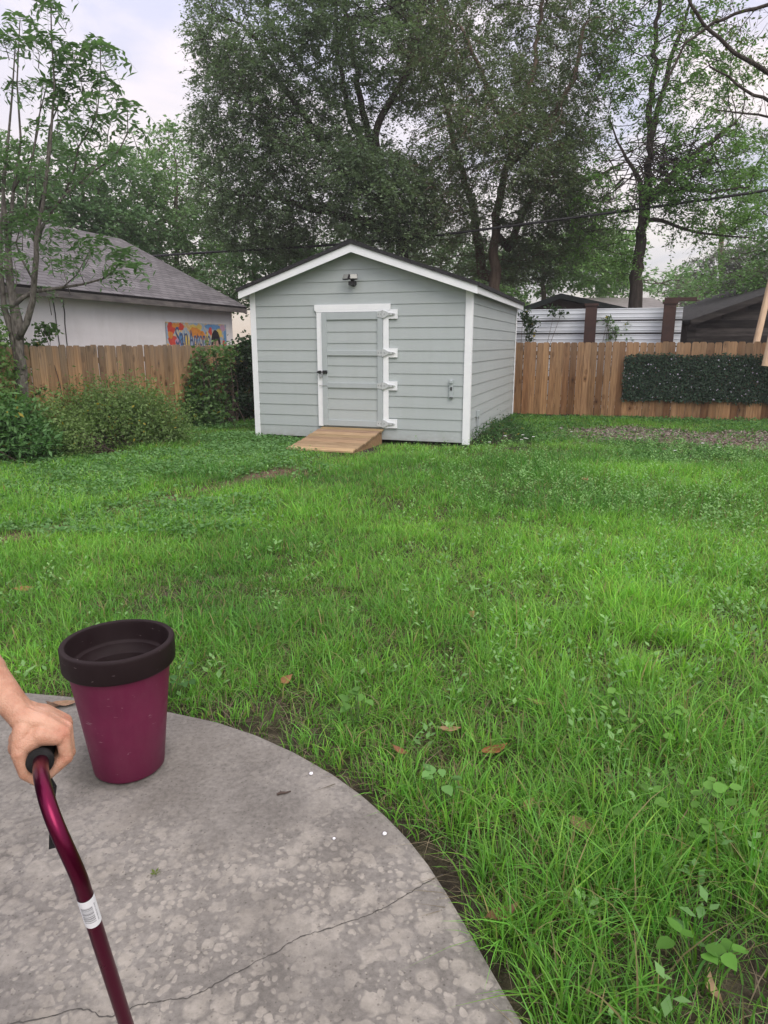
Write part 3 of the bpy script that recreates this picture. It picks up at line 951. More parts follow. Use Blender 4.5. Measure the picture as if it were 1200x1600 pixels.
def tree(name, label, cat, base, limbs, blobs, leaf, bark, step=0.35, infl=1.6, kill=0.5, r0=0.006, e=2.3, per=8, spread=0.2, size=0.08, aspect=0.55, c1=(0.04, 0.08, 0.02), c2=(0.08, 0.14, 0.04), leaf_r=0.02, gravity=0.0, bare=0.0, up=0.6, group=None, iters=120, rmin=0.0, clump=1.0, dense=2.6, twigs=2.0, twig_len=0.45, twig_r=0.004, droop=0.25, voids=0.0, flat=1.0):
    """limbs: drawn trunk and boughs in world space; blobs: (centre, radii, number of attractors)"""
    root = empty(name, base, 0, label, cat, group)
    b = np.array(base, float)
    att = np.concatenate([ellipsoid_pts(np.array(c) - b, r, int(n * dense), 0.42) for c, r, n in blobs])
    if voids > 0:
        nv = noise3(att + b, 0.55, 201)
        att = att[nv > np.quantile(nv, voids)]
    L = []
    off = 0
    for l in limbs:
        pts = np.array(l['pts'], float) - b
        # resample
        seg = np.linalg.norm(np.diff(pts, axis=0), axis=1)
        s = np.concatenate([[0], np.cumsum(seg)])
        m = max(2, int(s[-1] / step) + 1)
        q = np.linspace(0, s[-1], m)
        rp = np.stack([np.interp(q, s, pts[:, k]) for k in range(3)], -1)
        jit = rng.normal(0, min(0.03, l['rad'][-1] * 0.5), rp.shape); jit[0] = 0
        rp = rp + jit
        d = {'pts': rp, 'rad': l['rad'], 'from': -1}
        if 'from' in l:
            src = L[l['from']]
            k = int(np.argmin(np.linalg.norm(src['pts'] - rp[0], axis=1)))
            d['from'] = src['off'] + k
            d['pts'] = rp[1:] if len(rp) > 2 else rp
        d['off'] = off
        off += len(d['pts'])
        L.append(d)
    pos, par = colonise(att, L, step, infl, kill, iters, gravity)
    r = radii(pos, par, r0, e, L)
    trunk = branch_mesh(pos, par, r, rmin).build('trunk', bark, root, smooth=True)
    if leaf is not None:
        hand = L[-1]['off'] + len(L[-1]['pts'])
        m = r < leaf_r
        m[:hand] = False
        ids = np.where(m)[0]
        nb = fnoise(pos[ids, 0] + pos[ids, 2] * 0.7, pos[ids, 1] + pos[ids, 2] * 0.9, 0.9, 81)
        nb2 = fnoise(pos[ids, 0] * 0.8 - pos[ids, 2], pos[ids, 1] + pos[ids, 2] * 0.6, 1.9, 85)
        w = rng.uniform(0.3, 1.6, len(ids)) * (np.clip((0.6 * nb + 0.4 * nb2 - 0.3) * 4.5, 0.1, 1.9) if clump > 0.5 else 1.0)
        w[rng.random(len(ids)) < bare] *= 0.12
        cnt = rng.poisson(twigs * w)
        ti = np.repeat(ids, cnt)
        nt_ = len(ti)
        dirp = pos[ti] - pos[par[ti]]
        dirp /= np.linalg.norm(dirp, axis=1, keepdims=True) + 1e-9
        td = dirp * 0.7 + rng.normal(0, 0.62, (nt_, 3)); td[:, 2] = td[:, 2] * flat - droop * 0.4
        td /= np.linalg.norm(td, axis=1, keepdims=True)
        tl = twig_len * rng.uniform(0.45, 1.35, nt_)
        tp0 = pos[ti] + rng.normal(0, 0.02, (nt_, 3))
        def along(k, t):
            p = tp0[k] + td[k] * (tl[k] * t)[:, None]
            p[:, 2] -= droop * tl[k] * t * t
            return p
        # three-sided tapering twigs
        ks = np.arange(nt_)
        rings = []
        e1_ = np.cross(td, np.array([0.31, 0.17, 0.93])); e1_ /= np.linalg.norm(e1_, axis=1, keepdims=True) + 1e-9
        e2_ = np.cross(td, e1_)
        for t, rr_ in ((0.0, 1.0), (0.5, 0.75), (1.0, 0.3)):
            c = along(ks, np.full(nt_, t))
            rings.append(np.stack([c + (e1_ * math.cos(a) + e2_ * math.sin(a)) * twig_r * rr_ for a in (0, 2.094, 4.189)], 1))
        TV = np.stack(rings, 1).reshape(-1, 3)
        b0 = ks * 9
        TQ = np.concatenate([np.stack([b0 + g * 3 + k, b0 + g * 3 + (k + 1) % 3, b0 + g * 3 + 3 + (k + 1) % 3, b0 + g * 3 + 3 + k], -1) for g in (0, 1) for k in range(3)])
        tw = np_mesh('twig_growth', TV, TQ, None, np.ones((len(TV), 3)), None, None)
        bm = bmesh.new(); bm.from_mesh(trunk.data); bm.from_mesh(tw.data)
        for f in bm.faces: f.smooth = True
        bm.to_mesh(trunk.data); bm.free()
        dead = tw.data; bpy.data.objects.remove(tw); bpy.data.meshes.remove(dead)
        lc = rng.poisson(per, nt_)
        k = np.repeat(ks, lc)
        n = len(k)
        t = rng.uniform(0.12, 1.05, n)
        P = along(k, t) + rng.normal(0, spread, (n, 3))
        sgn = rng.choice((-1.0, 1.0), n)[:, None]
        ax = td[k] * 0.7 + (e1_[k] * sgn) * 0.9 + rng.normal(0, 0.45, (n, 3)); ax[:, 2] -= 0.3 + droop * 0.3
        mass = np.clip((noise3(pos + b, 0.8, 231) - 0.5) * 3.2 + 0.5, 0, 1)
        tone = mass[ti[k]][:, None] * 0.45 + rng.random(len(pos))[ti[k]][:, None] * 0.25 + rng.random((n, 1)) * 0.3
        T = np.array(c1) * (1 - tone) + np.array(c2) * tone
        V, Q, C = leaf_quads(P, size, aspect, up, T, axis=ax)
        np_mesh('crown', V, Q, None, C, leaf, root)
        print(name, len(pos), n, round(time.time() - T0, 1))
    return root

def E(px, py, Y, rx, ry, rz, n):
    """crown lobe seen at (px,py) at depth Y; rx, rz in photo pixels"""
    c = at(px, py, Y)
    zc = Y * CP - (c[2] - CAMH) * SP
    return (c, (rx * zc / FPX, ry, rz * zc / FPX), n)

def P3(lst, Y):
    out = []
    for t in lst:
        out.append(at(t[0], t[1], t[2] if len(t) > 2 else Y))
    return out

def ground_under(p):
    return np.array([p[0], p[1], 0.0])

# --- the two big dark trees behind the shed
Y1 = 19.5
tA = P3([(628, 372), (598, 300), (580, 230), (560, 140), (545, 40), (530, -60)], Y1)
gA = ground_under(tA[0]); gA[2] = -0.1
tree('elm_tree', 'big dark green tree spreading above the left half of the shed roof', 'tree', gA,
     [dict(pts=[gA] + tA, rad=[0.34, 0.28, 0.2, 0.12, 0.05]),
      dict(pts=P3([(612, 335), (560, 290), (500, 215), (440, 130), (400, 60)], Y1 - 0.6), rad=[0.18, 0.12, 0.05], **{'from': 0}),
      dict(pts=P3([(622, 360), (520, 335), (430, 310), (345, 300)], Y1 - 0.5), rad=[0.14, 0.08, 0.04], **{'from': 0}),
      dict(pts=P3([(596, 300), (545, 180, Y1 + 1), (528, 90, Y1 + 1), (525, -20, Y1 + 1)], Y1), rad=[0.14, 0.09, 0.05], **{'from': 0}),
      dict(pts=P3([(600, 310), (585, 200, Y1 - 1), (640, 110, Y1 - 1), (660, 10, Y1 - 1)], Y1), rad=[0.12, 0.09, 0.05], **{'from': 0})],
     [E(395, 90, Y1, 95, 2.2, 170, 420), E(470, 200, Y1 - 0.5, 150, 2.8, 150, 760), E(560, 60, Y1, 130, 3.0, 200, 560), E(430, 320, Y1, 135, 2.2, 75, 330), E(580, 290, Y1 - 1, 110, 2.5, 90, 380), E(345, 215, Y1, 50, 1.4, 70, 120), E(560, 220, Y1 - 2.4, 90, 0.8, 90, 150), E(600, 340, Y1 - 2.0, 90, 0.8, 55, 130), E(520, -130, Y1, 190, 3, 140, 420)],
     M['leaf'], M['bark_dark'], step=0.22, infl=1.5, kill=0.27, per=13, twigs=3.3, spread=0.03, size=0.082, aspect=0.5, c1=(0.072, 0.108, 0.07), c2=(0.225, 0.315, 0.18), leaf_r=0.022, r0=0.006, voids=0.2, flat=0.5, droop=0.35, up=1.2, dense=3.0)

tB = P3([(775, 425), (772, 380), (778, 320), (790, 265), (815, 190), (838, 90), (850, -10), (860, -90)], Y1)
gB = ground_under(tB[0]); gB[2] = -0.1
tree('elm_tree', 'big dark tree with a reddish brown trunk right of the shed roof peak', 'tree', gB,
     [dict(pts=[gB] + tB, rad=[0.27, 0.25, 0.2, 0.13, 0.06]),
      dict(pts=P3([(752, 440, Y1 + 0.8), (750, 400, Y1 + 0.9), (740, 330, Y1 + 1.2), (715, 240, Y1 + 1.2), (690, 130, Y1 + 1)], Y1), rad=[0.22, 0.19, 0.1, 0.05], **{'from': 0}),
      dict(pts=P3([(790, 400, Y1 + 1), (812, 345, Y1 + 1), (835, 300, Y1 + 1), (890, 285, Y1 + .6), (930, 278), (958, 262), (985, 250)], Y1), rad=[0.19, 0.15, 0.11, 0.05, 0.014], **{'from': 0}),
      dict(pts=P3([(790, 265), (850, 200, Y1 - 1), (895, 130, Y1 - 1), (915, 40, Y1 - 1)], Y1), rad=[0.12, 0.08, 0.04], **{'from': 0}),
      dict(pts=P3([(800, 230), (760, 130, Y1 - 1), (720, 40, Y1 - 1)], Y1), rad=[0.12, 0.08, 0.04], **{'from': 0})],
     [E(720, 100, Y1, 120, 3.0, 180, 650), E(860, 90, Y1, 105, 3.0, 180, 430), E(740, 240, Y1 - 1.3, 125, 1.8, 85, 480), E(860, 235, Y1 - .6, 90, 2.0, 100, 360), E(690, 345, Y1 + 1, 110, 1.6, 60, 260), E(870, 345, Y1 + .5, 95, 2.0, 70, 300), E(790, -120, Y1, 200, 3, 130, 420), E(800, 415, Y1 + 1, 90, 1.4, 35, 150), E(770, 215, Y1 - 2.4, 110, 0.8, 70, 170), E(700, 300, Y1 - 2.0, 70, 0.8, 60, 130), E(860, 290, Y1 - 1.8, 60, .8, 40, 80)],
     M['leaf'], M['bark_warm'], step=0.22, infl=1.5, kill=0.27, per=13, twigs=3.3, spread=0.03, size=0.078, aspect=0.46, c1=(0.07, 0.105, 0.064), c2=(0.235, 0.31, 0.165), leaf_r=0.022, r0=0.006, voids=0.22, flat=0.5, droop=0.4, up=1.2, dense=3.0)

# --- fresh green tree with the leaning dark trunk behind the back fence
Y2 = 17.3
tC = P3([(986, 540), (993, 470), (998, 400), (1006, 335), (1014, 260), (1016, 190), (1020, 110), (1028, 20), (1030, -60)], Y2)
gC = ground_under(tC[0]); gC[2] = -0.1
tree('ash_tree', 'tree with a bare dark leaning trunk and thin fresh green foliage behind the back fence', 'tree', gC,
     [dict(pts=[gC] + tC, rad=[0.27, 0.25, 0.22, 0.21, 0.13, 0.1, 0.06]),
      dict(pts=P3([(1002, 370), (1003, 320), (1000, 280), (975, 240), (962, 215), (950, 180)], Y2 - .2), rad=[0.08, 0.06, 0.03, 0.01], **{'from': 0}),
      dict(pts=P3([(1010, 320), (1040, 285), (1075, 250), (1105, 228), (1150, 190)], Y2 - .4), rad=[0.1, 0.07, 0.03], **{'from': 0}),
      dict(pts=P3([(1012, 300), (1060, 295), (1110, 300), (1170, 292)], Y2 - .4), rad=[0.07, 0.04, 0.02], **{'from': 0}),
      dict(pts=P3([(1014, 250), (1025, 180), (1050, 90), (1080, 0)], Y2 + .4), rad=[0.1, 0.07, 0.03], **{'from': 0}),
      dict(pts=P3([(1008, 340), (1035, 345), (1075, 360), (1120, 368), (1180, 372)], Y2 - .5), rad=[0.05, 0.03, 0.015], **{'from': 0})],
     [E(1010, 150, Y2, 80, 2.0, 130, 300), E(1090, 120, Y2, 90, 2.0, 90, 230), E(950, 300, Y2, 70, 1.5, 90, 170), E(1080, 260, Y2 - .4, 95, 1.6, 75, 230), E(1020, 10, Y2, 110, 2.2, 90, 260), E(1100, 345, Y2 - .4, 80, 1.0, 30, 70), E(960, 390, Y2, 55, 1.2, 45, 100), E(1150, 240, Y2, 70, 1.2, 60, 130), E(1085, 310, Y2 - .4, 90, 1.0, 40, 120)],
     M['leaf'], M['bark_dark'], step=0.2, infl=1.4, kill=0.27, per=13, twigs=2.6, spread=0.04, size=0.085, aspect=0.46, c1=(0.075, 0.165, 0.04), c2=(0.16, 0.3, 0.08), leaf_r=0.016, r0=0.006, bare=0.5, voids=0.18, flat=0.6, up=1.0)

# clump of dark twigs and old nests in the fork
def twig_ball(root_loc, name, label):
    root = empty(name, root_loc, 0, label, 'nest')
    mb = MB()
    rr = random.Random(3)
    for i in range(300):
        a = Vector((rr.gauss(-.1, .5), rr.gauss(0, .3), rr.gauss(0, .33)))
        d = Vector((rr.gauss(0, 1), rr.gauss(0, 1), rr.gauss(-.2, .6))).normalized()
        L_ = rr.uniform(.25, 1.0)
        mid = a + d * L_ * .5 + Vector((0, 0, rr.uniform(-.05, .1)))
        mb.tube([a, mid, a + d * L_], [0.014, 0.011, 0.005], 4)
    mb.build('twigs', M['bark_dark'], root)
twig_ball(at(1052, 258, Y2 - .4), 'twig_nest', 'dark tangle of twigs lodged in the fork of the leaning trunk')

# --- far and side trees
def far_tree(name, label, px, base_py, Y, lobes, c1, c2, bark, per=14, size=0.13, aspect=0.6, trunk_r=0.16, top=None, group=None, step=0.32, spread=0.3, lean=0, kill=0.4, leaf_r=0.024, cat='tree', bare=0.0, up=0.6):
    g = at(px, base_py, Y); g = np.array([g[0], g[1], -0.05])
    ly = min(l[1] for l in lobes)
    tp = top if top else (px + lean, ly)
    pts = [g, at(px + lean * 0.3, base_py * 0.6 + tp[1] * 0.4, Y), at(*tp, Y)]
    return tree(name, label, cat, g, [dict(pts=pts, rad=[trunk_r, trunk_r * 0.75, trunk_r * 0.3])],
                [E(l[0], l[1], Y + (l[5] if len(l) > 5 else 0), l[2], l[4], l[3], int(l[6]) if len(l) > 6 else int(60 + l[2] * l[3] / 22)) for l in lobes],
                M['leaf'], bark, step=step, infl=2.0, kill=kill, per=per, twigs=2.6, twig_len=0.6, twig_r=0.006, spread=0.06, size=size, aspect=aspect, c1=c1, c2=c2, leaf_r=leaf_r, r0=0.008, group=group, bare=bare, up=1.0, voids=0.15, flat=0.65)

GL = 'trees rising beyond the white house'
far_tree('pecan_tree', 'mid green tree behind the ridge of the grey roof', 130, 420, 24, [(120, 330, 95, 70, 2.5), (60, 300, 75, 85, 2.2), (150, 270, 70, 60, 2.2), (190, 360, 60, 50, 2.0)], (0.077, 0.156, 0.072), (0.173, 0.286, 0.128), M['bark'], group=GL)
far_tree('pecan_tree', 'light green tree between the grey roof and the big dark tree', 275, 430, 27, [(270, 270, 60, 75, 2.5), (300, 330, 85, 70, 2.5), (235, 345, 60, 60, 2.2), (300, 400, 90, 45, 2.2)], (0.114, 0.212, 0.090), (0.220, 0.349, 0.154), M['bark'], group=GL, per=12)
far_tree('pecan_tree', 'green tree at the gable end of the white house, low beside the shed eave', 395, 450, 23, [(385, 425, 75, 50, 2.0), (345, 445, 45, 45, 1.5), (440, 395, 60, 40, 1.8)], (0.085, 0.175, 0.075), (0.191, 0.312, 0.142), M['bark'], group=GL, per=12, trunk_r=0.12)
GR = 'trees beyond the alley'
far_tree('hackberry_tree', 'bright green tree low above the brown gabled shed', 850, 480, 27, [(850, 415, 90, 50, 3.0), (920, 400, 70, 50, 2.5), (800, 440, 60, 40, 2.0)], (0.134, 0.258, 0.090), (0.249, 0.405, 0.154), M['bark'], per=9, size=0.15, group=GR)
far_tree('hackberry_tree', 'green tree just right of the leaning trunk, above the metal fence', 1090, 480, 30, [(1060, 445, 50, 30, 2.0), (950, 440, 60, 35, 2.5)], (0.114, 0.220, 0.090), (0.211, 0.349, 0.154), M['bark'], per=9, size=0.15, group=GR)
far_tree('juniper_tree', 'rounded dull olive tree far behind the dark barn', 1100, 500, 36, [(1105, 455, 55, 55, 3.0), (1150, 440, 55, 65, 3.0)], (0.095, 0.120, 0.090), (0.191, 0.212, 0.180), M['bark'], per=20, size=0.15, aspect=0.4, group=GR)
far_tree('hackberry_tree', 'bright green tree hanging over the dark barn roof', 1215, 470, 21, [(1195, 350, 55, 50, 1.8), (1160, 425, 45, 42, 1.6), (1210, 300, 60, 60, 1.8), (1225, 400, 60, 60, 1.8)], (0.114, 0.230, 0.075), (0.220, 0.368, 0.142), M['bark'], per=15, size=0.1, spread=0.2, step=0.3, kill=0.42, group=GR)
far_tree('pecan_tree', 'dim green tree filling the gap under the big dark trees', 690, 470, 29, [(660, 405, 110, 45, 2.5), (740, 420, 70, 40, 2.0), (560, 400, 80, 45, 2.0)], (0.067, 0.129, 0.062), (0.144, 0.230, 0.107), M['bark'], per=10, size=0.14, group=GR)

# --- overhanging near tree on the right, trunk outside the frame
Y3 = 10.5
gD = at(1420, 640, Y3); gD = np.array([gD[0], gD[1], -0.05])
tree('oak_tree', 'near tree with bare dark boughs and a few yellowed leaf tufts overhanging the ivy panel', 'tree', gD,
     [dict(pts=[gD, at(1415, 400, Y3), at(1390, 200, Y3), at(1340, 20, Y3), at(1300, -150, Y3)], rad=[0.2, 0.17, 0.13, 0.07]),
      dict(pts=P3([(1390, 230), (1290, 165), (1200, 110), (1150, 82), (1110, 48), (1082, 10), (1070, -30)], Y3), rad=[0.08, 0.055, 0.05, 0.034, 0.024], **{'from': 0}),
      dict(pts=P3([(1350, 50), (1270, 0), (1200, 10), (1150, 20), (1105, 42), (1068, 70), (1052, 105), (1040, 135)], Y3), rad=[0.08, 0.05, 0.034, 0.024, 0.013], **{'from': 0}),
      dict(pts=P3([(1405, 330), (1300, 240), (1200, 155), (1165, 143), (1135, 118), (1110, 105)], Y3), rad=[0.06, 0.04, 0.024, 0.012], **{'from': 0}),
      dict(pts=P3([(1405, 300), (1290, 200), (1200, 182), (1150, 175), (1120, 172)], Y3 + .4), rad=[0.05, 0.03, 0.018, 0.009], **{'from': 0})],
     [E(1130, 40, Y3, 75, 0.8, 60, 60), E(1190, 60, Y3, 50, 0.8, 70, 60), E(1160, 180, Y3, 60, 0.7, 70, 60), E(1310, 40, Y3, 110, 1.2, 140, 160), E(1330, -120, Y3, 160, 1.5, 120, 120)],
     M['leaf'], M['bark_dark'], step=0.14, infl=1.2, kill=0.24, per=5, twigs=0.9, twig_len=0.3, twig_r=0.0025, spread=0.02, size=0.055, aspect=0.5, c1=(0.05, 0.1, 0.03), c2=(0.15, 0.17, 0.05), leaf_r=0.009, r0=0.0035, bare=0.72, clump=0)
print('trees', round(time.time() - T0, 1))

# --- young tree with drooping compound leaves in front of the side fence
def pinnate_tree():
    Y = 9.85
    base = at(52, 700, Y); base = np.array([base[0], base[1], -0.05])
    root = empty('chinaberry_tree', base, 0, 'young twin stemmed tree with drooping compound leaf tufts in front of the side fence', 'tree')
    def W(lst): return [at(p[0], p[1], Y + (p[2] if len(p) > 2 else 0)) - base for p in lst]
    mb = MB()
    stems = [  # (pixels, radii)
        ([(38, 720), (33, 640), (28, 570), (18, 520), (8, 480), (3, 420), (0, 350), (5, 270)], [0.075, 0.065, 0.055, 0.05, 0.04, 0.03, 0.02, 0.012]),
        ([(44, 720), (38, 640), (32, 575), (24, 515), (20, 470), (14, 420), (8, 360), (4, 300), (12, 230), (20, 150), (26, 60)], [0.07, 0.06, 0.055, 0.05, 0.04, 0.034, 0.03, 0.022, 0.017, 0.012, 0.006]),
        ([(36, 720), (34, 620), (30, 540), (24, 515), (22, 480), (14, 445), (10, 400)], [0.075, 0.065, 0.06, 0.06, 0.05, 0.04, 0.035]),
        ([(30, 545), (30, 505), (24, 480), (18, 440), (12, 380), (20, 300), (36, 220), (30, 130), (28, 30)], [0.05, 0.045, 0.04, 0.034, 0.03, 0.022, 0.015, 0.01, 0.006]),
        ([(32, 530), (40, 505), (50, 470), (54, 440), (58, 400), (58, 375), (70, 310), (76, 230), (84, 130), (80, 60), (78, 5), (75, -40)], [0.05, 0.045, 0.042, 0.038, 0.034, 0.03, 0.022, 0.017, 0.012, 0.009, 0.007, 0.005]),
        ([(22, 480), (34, 465), (52, 456), (72, 453), (100, 449), (130, 444), (160, 436), (180, 425), (193, 398)], [0.034, 0.03, 0.027, 0.024, 0.02, 0.016, 0.012, 0.009, 0.005]),
        ([(58, 375), (52, 355), (47, 345), (40, 330), (45, 270), (60, 200), (66, 130)], [0.022, 0.02, 0.017, 0.015, 0.012, 0.009, 0.005]),
        ([(58, 380), (66, 355), (90, 320), (105, 300), (140, 272), (165, 255), (185, 235), (198, 205), (201, 165)], [0.024, 0.022, 0.019, 0.017, 0.014, 0.012, 0.01, 0.008, 0.005]),
        ([(105, 300), (118, 262), (126, 230), (142, 205), (152, 180), (158, 120), (157, 75)], [0.014, 0.012, 0.011, 0.01, 0.008, 0.006, 0.004]),
        ([(60, 330), (72, 270), (80, 200), (100, 150), (108, 130), (115, 95), (120, 75)], [0.014, 0.012, 0.01, 0.008, 0.006, 0.005, 0.004]),
        ([(160, 436), (172, 416), (184, 414), (196, 412)], [0.008, 0.006, 0.005, 0.004]),
        ([(20, 300), (52, 240), (58, 190), (75, 130), (100, 105)], [0.013, 0.011, 0.009, 0.006, 0.004]),
        ([(100, 449), (120, 430), (140, 395), (152, 375)], [0.01, 0.008, 0.006, 0.004]),
        ([(54, 440), (30, 400), (25, 380), (32, 345)], [0.016, 0.013, 0.01, 0.006]),
        ([(4, 300), (-30, 250), (-50, 180), (-60, 90)], [0.018, 0.014, 0.01, 0.006]),
        ([(8, 420), (-40, 380), (-90, 330), (-120, 250)], [0.025, 0.02, 0.014, 0.008]),
    ]
    rr = random.Random(12)
    tips = []
    for k, (px, rad) in enumerate(stems):
        dz = 0 if k < 4 else rr.uniform(-0.5, 0.5)
        n = len(px)
        pts = W([(p[0], p[1], dz * i / n) for i, p in enumerate(px)])
        pts = [Vector(p) + Vector((rr.gauss(0, .012), rr.gauss(0, .012), 0)) for p in pts]
        mb.tube(pts, rad, 9 if rad[0] > 0.04 else 6)
        if k != 2:
            tips.append((pts[-1], (pts[-1] - pts[-2]).normalized(), 1.25))
            for i in range(max(2, n // 2), n - 1):
                if rr.random() < 0.4: tips.append((pts[i], Vector((rr.gauss(0, 1), rr.gauss(0, 1), .7)).normalized(), 0.9))
    # short side twigs carrying more tufts
    extra = [(25, 20), (55, 65), (110, 85), (148, 65), (158, 75), (200, 150), (165, 130), (35, 85), (5, 60), (60, 130), (125, 115), (150, 150), (175, 185), (205, 205), (90, 155), (30, 170), (50, 190), (10, 130), (190, 215), (85, 55), (70, 95), (130, 165), (15, 250), (35, 290), (55, 255), (85, 285), (110, 240), (130, 300), (40, 350), (75, 390), (95, 410), (115, 405), (135, 420), (65, 415), (100, 365), (20, 400), (45, 430), (120, 350), (80, 340), (150, 345), (5, 190), (110, 190), (75, 5), (5, 10), (195, 390), (155, 250), (60, 310), (180, 270), (100, 275), (20, 340), (140, 385), (-30, 200), (-60, 300), (-40, 80), (90, 430), (70, 450), (40, 455)]
    for (x, y) in extra:
        if rr.random() < 0.36: continue
        dz = rr.uniform(-0.7, 0.5)
        p = Vector(W([(x, y, dz)])[0])
        L_ = rr.uniform(0.1, 0.28)
        q = p - Vector((rr.gauss(0, .12), rr.gauss(0, .1), L_ + .12))
        mb.tube([q, (p + q) / 2 + Vector((rr.gauss(0, .02), rr.gauss(0, .02), 0)), p], [0.006, 0.005, 0.003], 5)
        tips.append((p, Vector((rr.gauss(0, .4), rr.gauss(0, .4), 1)).normalized(), rr.uniform(0.8, 1.15)))
    # compound leaves
    PP, AX, NR, SZ, TT = [], [], [], [], []
    ra = MB()
    for p, d, s in tips:
        nl = rr.randint(5, 7)
        tone = rr.random()
        for i in range(nl):
            a = 2 * math.pi * (i + rr.random() * .7) / nl
            out = Vector((math.cos(a), math.sin(a), rr.uniform(0.0, 0.5)))
            L_ = s * rr.uniform(0.2, 0.34)
            pts = []
            for t in (0, .25, .5, .75, 1):
                pts.append(p + out * L_ * t - Vector((0, 0, 1)) * (L_ * 0.95 * t * t) + d * 0.02)
            ra.tube(pts, [0.0025, 0.002, 0.002, 0.0015, 0.001], 3, cap=False)
            for t in np.linspace(0.2, 1.0, 6):
                f = min(3, int(t * 4)); u = t * 4 - f
                c = pts[f].lerp(pts[f + 1], u)
                tang = (pts[f + 1] - pts[f]).normalized()
                sd = tang.cross(Vector((0, 0, 1)))
                sd = sd.normalized() if sd.length > 1e-4 else Vector((1, 0, 0))
                for sg in ((-1, 1) if t < 0.99 else (0,)):
                    ax = sd * sg + tang * (0.55 if sg else 1) + Vector((0, 0, -0.75)) + Vector((rr.gauss(0, .12), rr.gauss(0, .12), rr.gauss(0, .12)))
                    PP.append(c[:]); AX.append(ax[:]); nn = tang.cross(sd); nn = Vector((nn.x + rr.gauss(0, .25), nn.y + rr.gauss(0, .25), abs(nn.z) + .2)); NR.append(nn[:])
                    SZ.append(0.108 * s * rr.uniform(.8, 1.15)); k = min(1, max(0, tone * .6 + rr.random() * .4))
                    TT.append((0.08 + .08 * k, 0.15 + .12 * k, 0.068 + .06 * k))
    for q in range(len(ra.v)): ra.t[q] = (1, 1, 1, 1)
    mb.add(ra.v, ra.f)
    mb.build('trunk', M['bark_grey'], root, smooth=True)
    V, Q, C = leaf_quads(np.array(PP), np.array(SZ), 0.33, 0.5, np.array(TT), nrm=np.array(NR), axis=np.array(AX))
    np_mesh('crown', V, Q, None, C, M['leaf'], root)
pinnate_tree()

# ------------------------------------------------------------------ shrubs and vines
def shrub(name, label, base, lobes, n_st, n_leaf, size, aspect, c1, c2, cat='shrub', stem_mat=None, up=0.5, group=None, shell=0.45, gap=0.3):
    """lobes: (centre in world, radii)"""
    root = empty(name, base, 0, label, cat, group)
    b = np.array(base)
    mb = MB()
    rr = random.Random(len(label))
    P = []
    tot = sum(np.prod(l[1]) ** (2 / 3) for l in lobes)
    for c, r in lobes:
        k = int(n_leaf * (np.prod(r) ** (2 / 3)) / tot)
        nk = max(6, k // 26)
        cl = ellipsoid_pts(np.array(c) - b, np.array(r) * 0.95, nk, shell)
        sel = rng.integers(0, nk, k)
        pts = cl[sel] + rng.normal(0, 1, (k, 3)) * (np.array(r).mean() * gap * 0.45 + size * 0.4)
        P.append(pts)
        for j in range(max(2, int(n_st * len(cl) / (nk * len(lobes))))):
            tip = Vector(cl[rr.randrange(nk)])
            root_p = Vector((tip.x * .35 + rr.gauss(0, .12), tip.y * .35 + rr.gauss(0, .08), 0))
            mid = root_p.lerp(tip, .5) + Vector((rr.gauss(0, .08), rr.gauss(0, .08), .06))
            mb.tube([root_p, mid, tip], [0.011, 0.007, 0.003], 5)
    P = np.concatenate(P)
    P = P[P[:, 2] > 0.015]
    n = len(P)
    tone = fnoise(P[:, 0] + P[:, 2], P[:, 1] - P[:, 2], 3.0, 91)[:, None] * 0.6 + rng.random((n, 1)) * 0.4
    T = np.array(c1) * (1 - tone) + np.array(c2) * tone
    odd = rng.random(n) < 0.012
    T[odd] = np.array([0.3, 0.24, 0.03])
    mb.build('stems', stem_mat or M['twig'], root)
    V, Q, C = leaf_quads(P, size, aspect, up, T)
    np_mesh('foliage', V, Q, None, C, M['leaf'], root)
    return root

def SB(px, py, Y, rx, ry, rz):
    c, r, _ = E(px, py, Y, rx, ry, rz, 0)
    return (c, r)

g0 = gp(170, 705); g0[2] = 0
shrub('hedge_shrub', 'wide bushy olive green shrub mound below the side fence', (-3.95, 10.6, 0),
      [SB(185, 660, 10.7, 70, .55, 55), (at(245, 665, 11.1), (0.5, .5, .45)), SB(120, 665, 10.3, 55, .5, 50), SB(150, 645, 10.9, 55, .4, 45), SB(215, 640, 11.2, 45, .4, 40), SB(70, 672, 9.75, 42, .35, 55), SB(260, 685, 11.1, 35, .4, 25), SB(100, 690, 9.6, 52, .3, 32)],
      90, 30000, 0.05, 0.45, (0.06, 0.115, 0.036), (0.21, 0.31, 0.10), shell=0.4, gap=0.6)
shrub('broadleaf_shrub', 'dark green leafy plant with long narrow leaves beside the olive shrub mound', (-4.75, 9.2, 0),
      [SB(25, 665, 9.3, 38, .35, 42), SB(55, 690, 9.2, 30, .3, 30), SB(-20, 680, 9.2, 45, .4, 45)],
      30, 5200, 0.1, 0.34, (0.06, 0.15, 0.05), (0.15, 0.29, 0.10), up=1.0, gap=0.5)
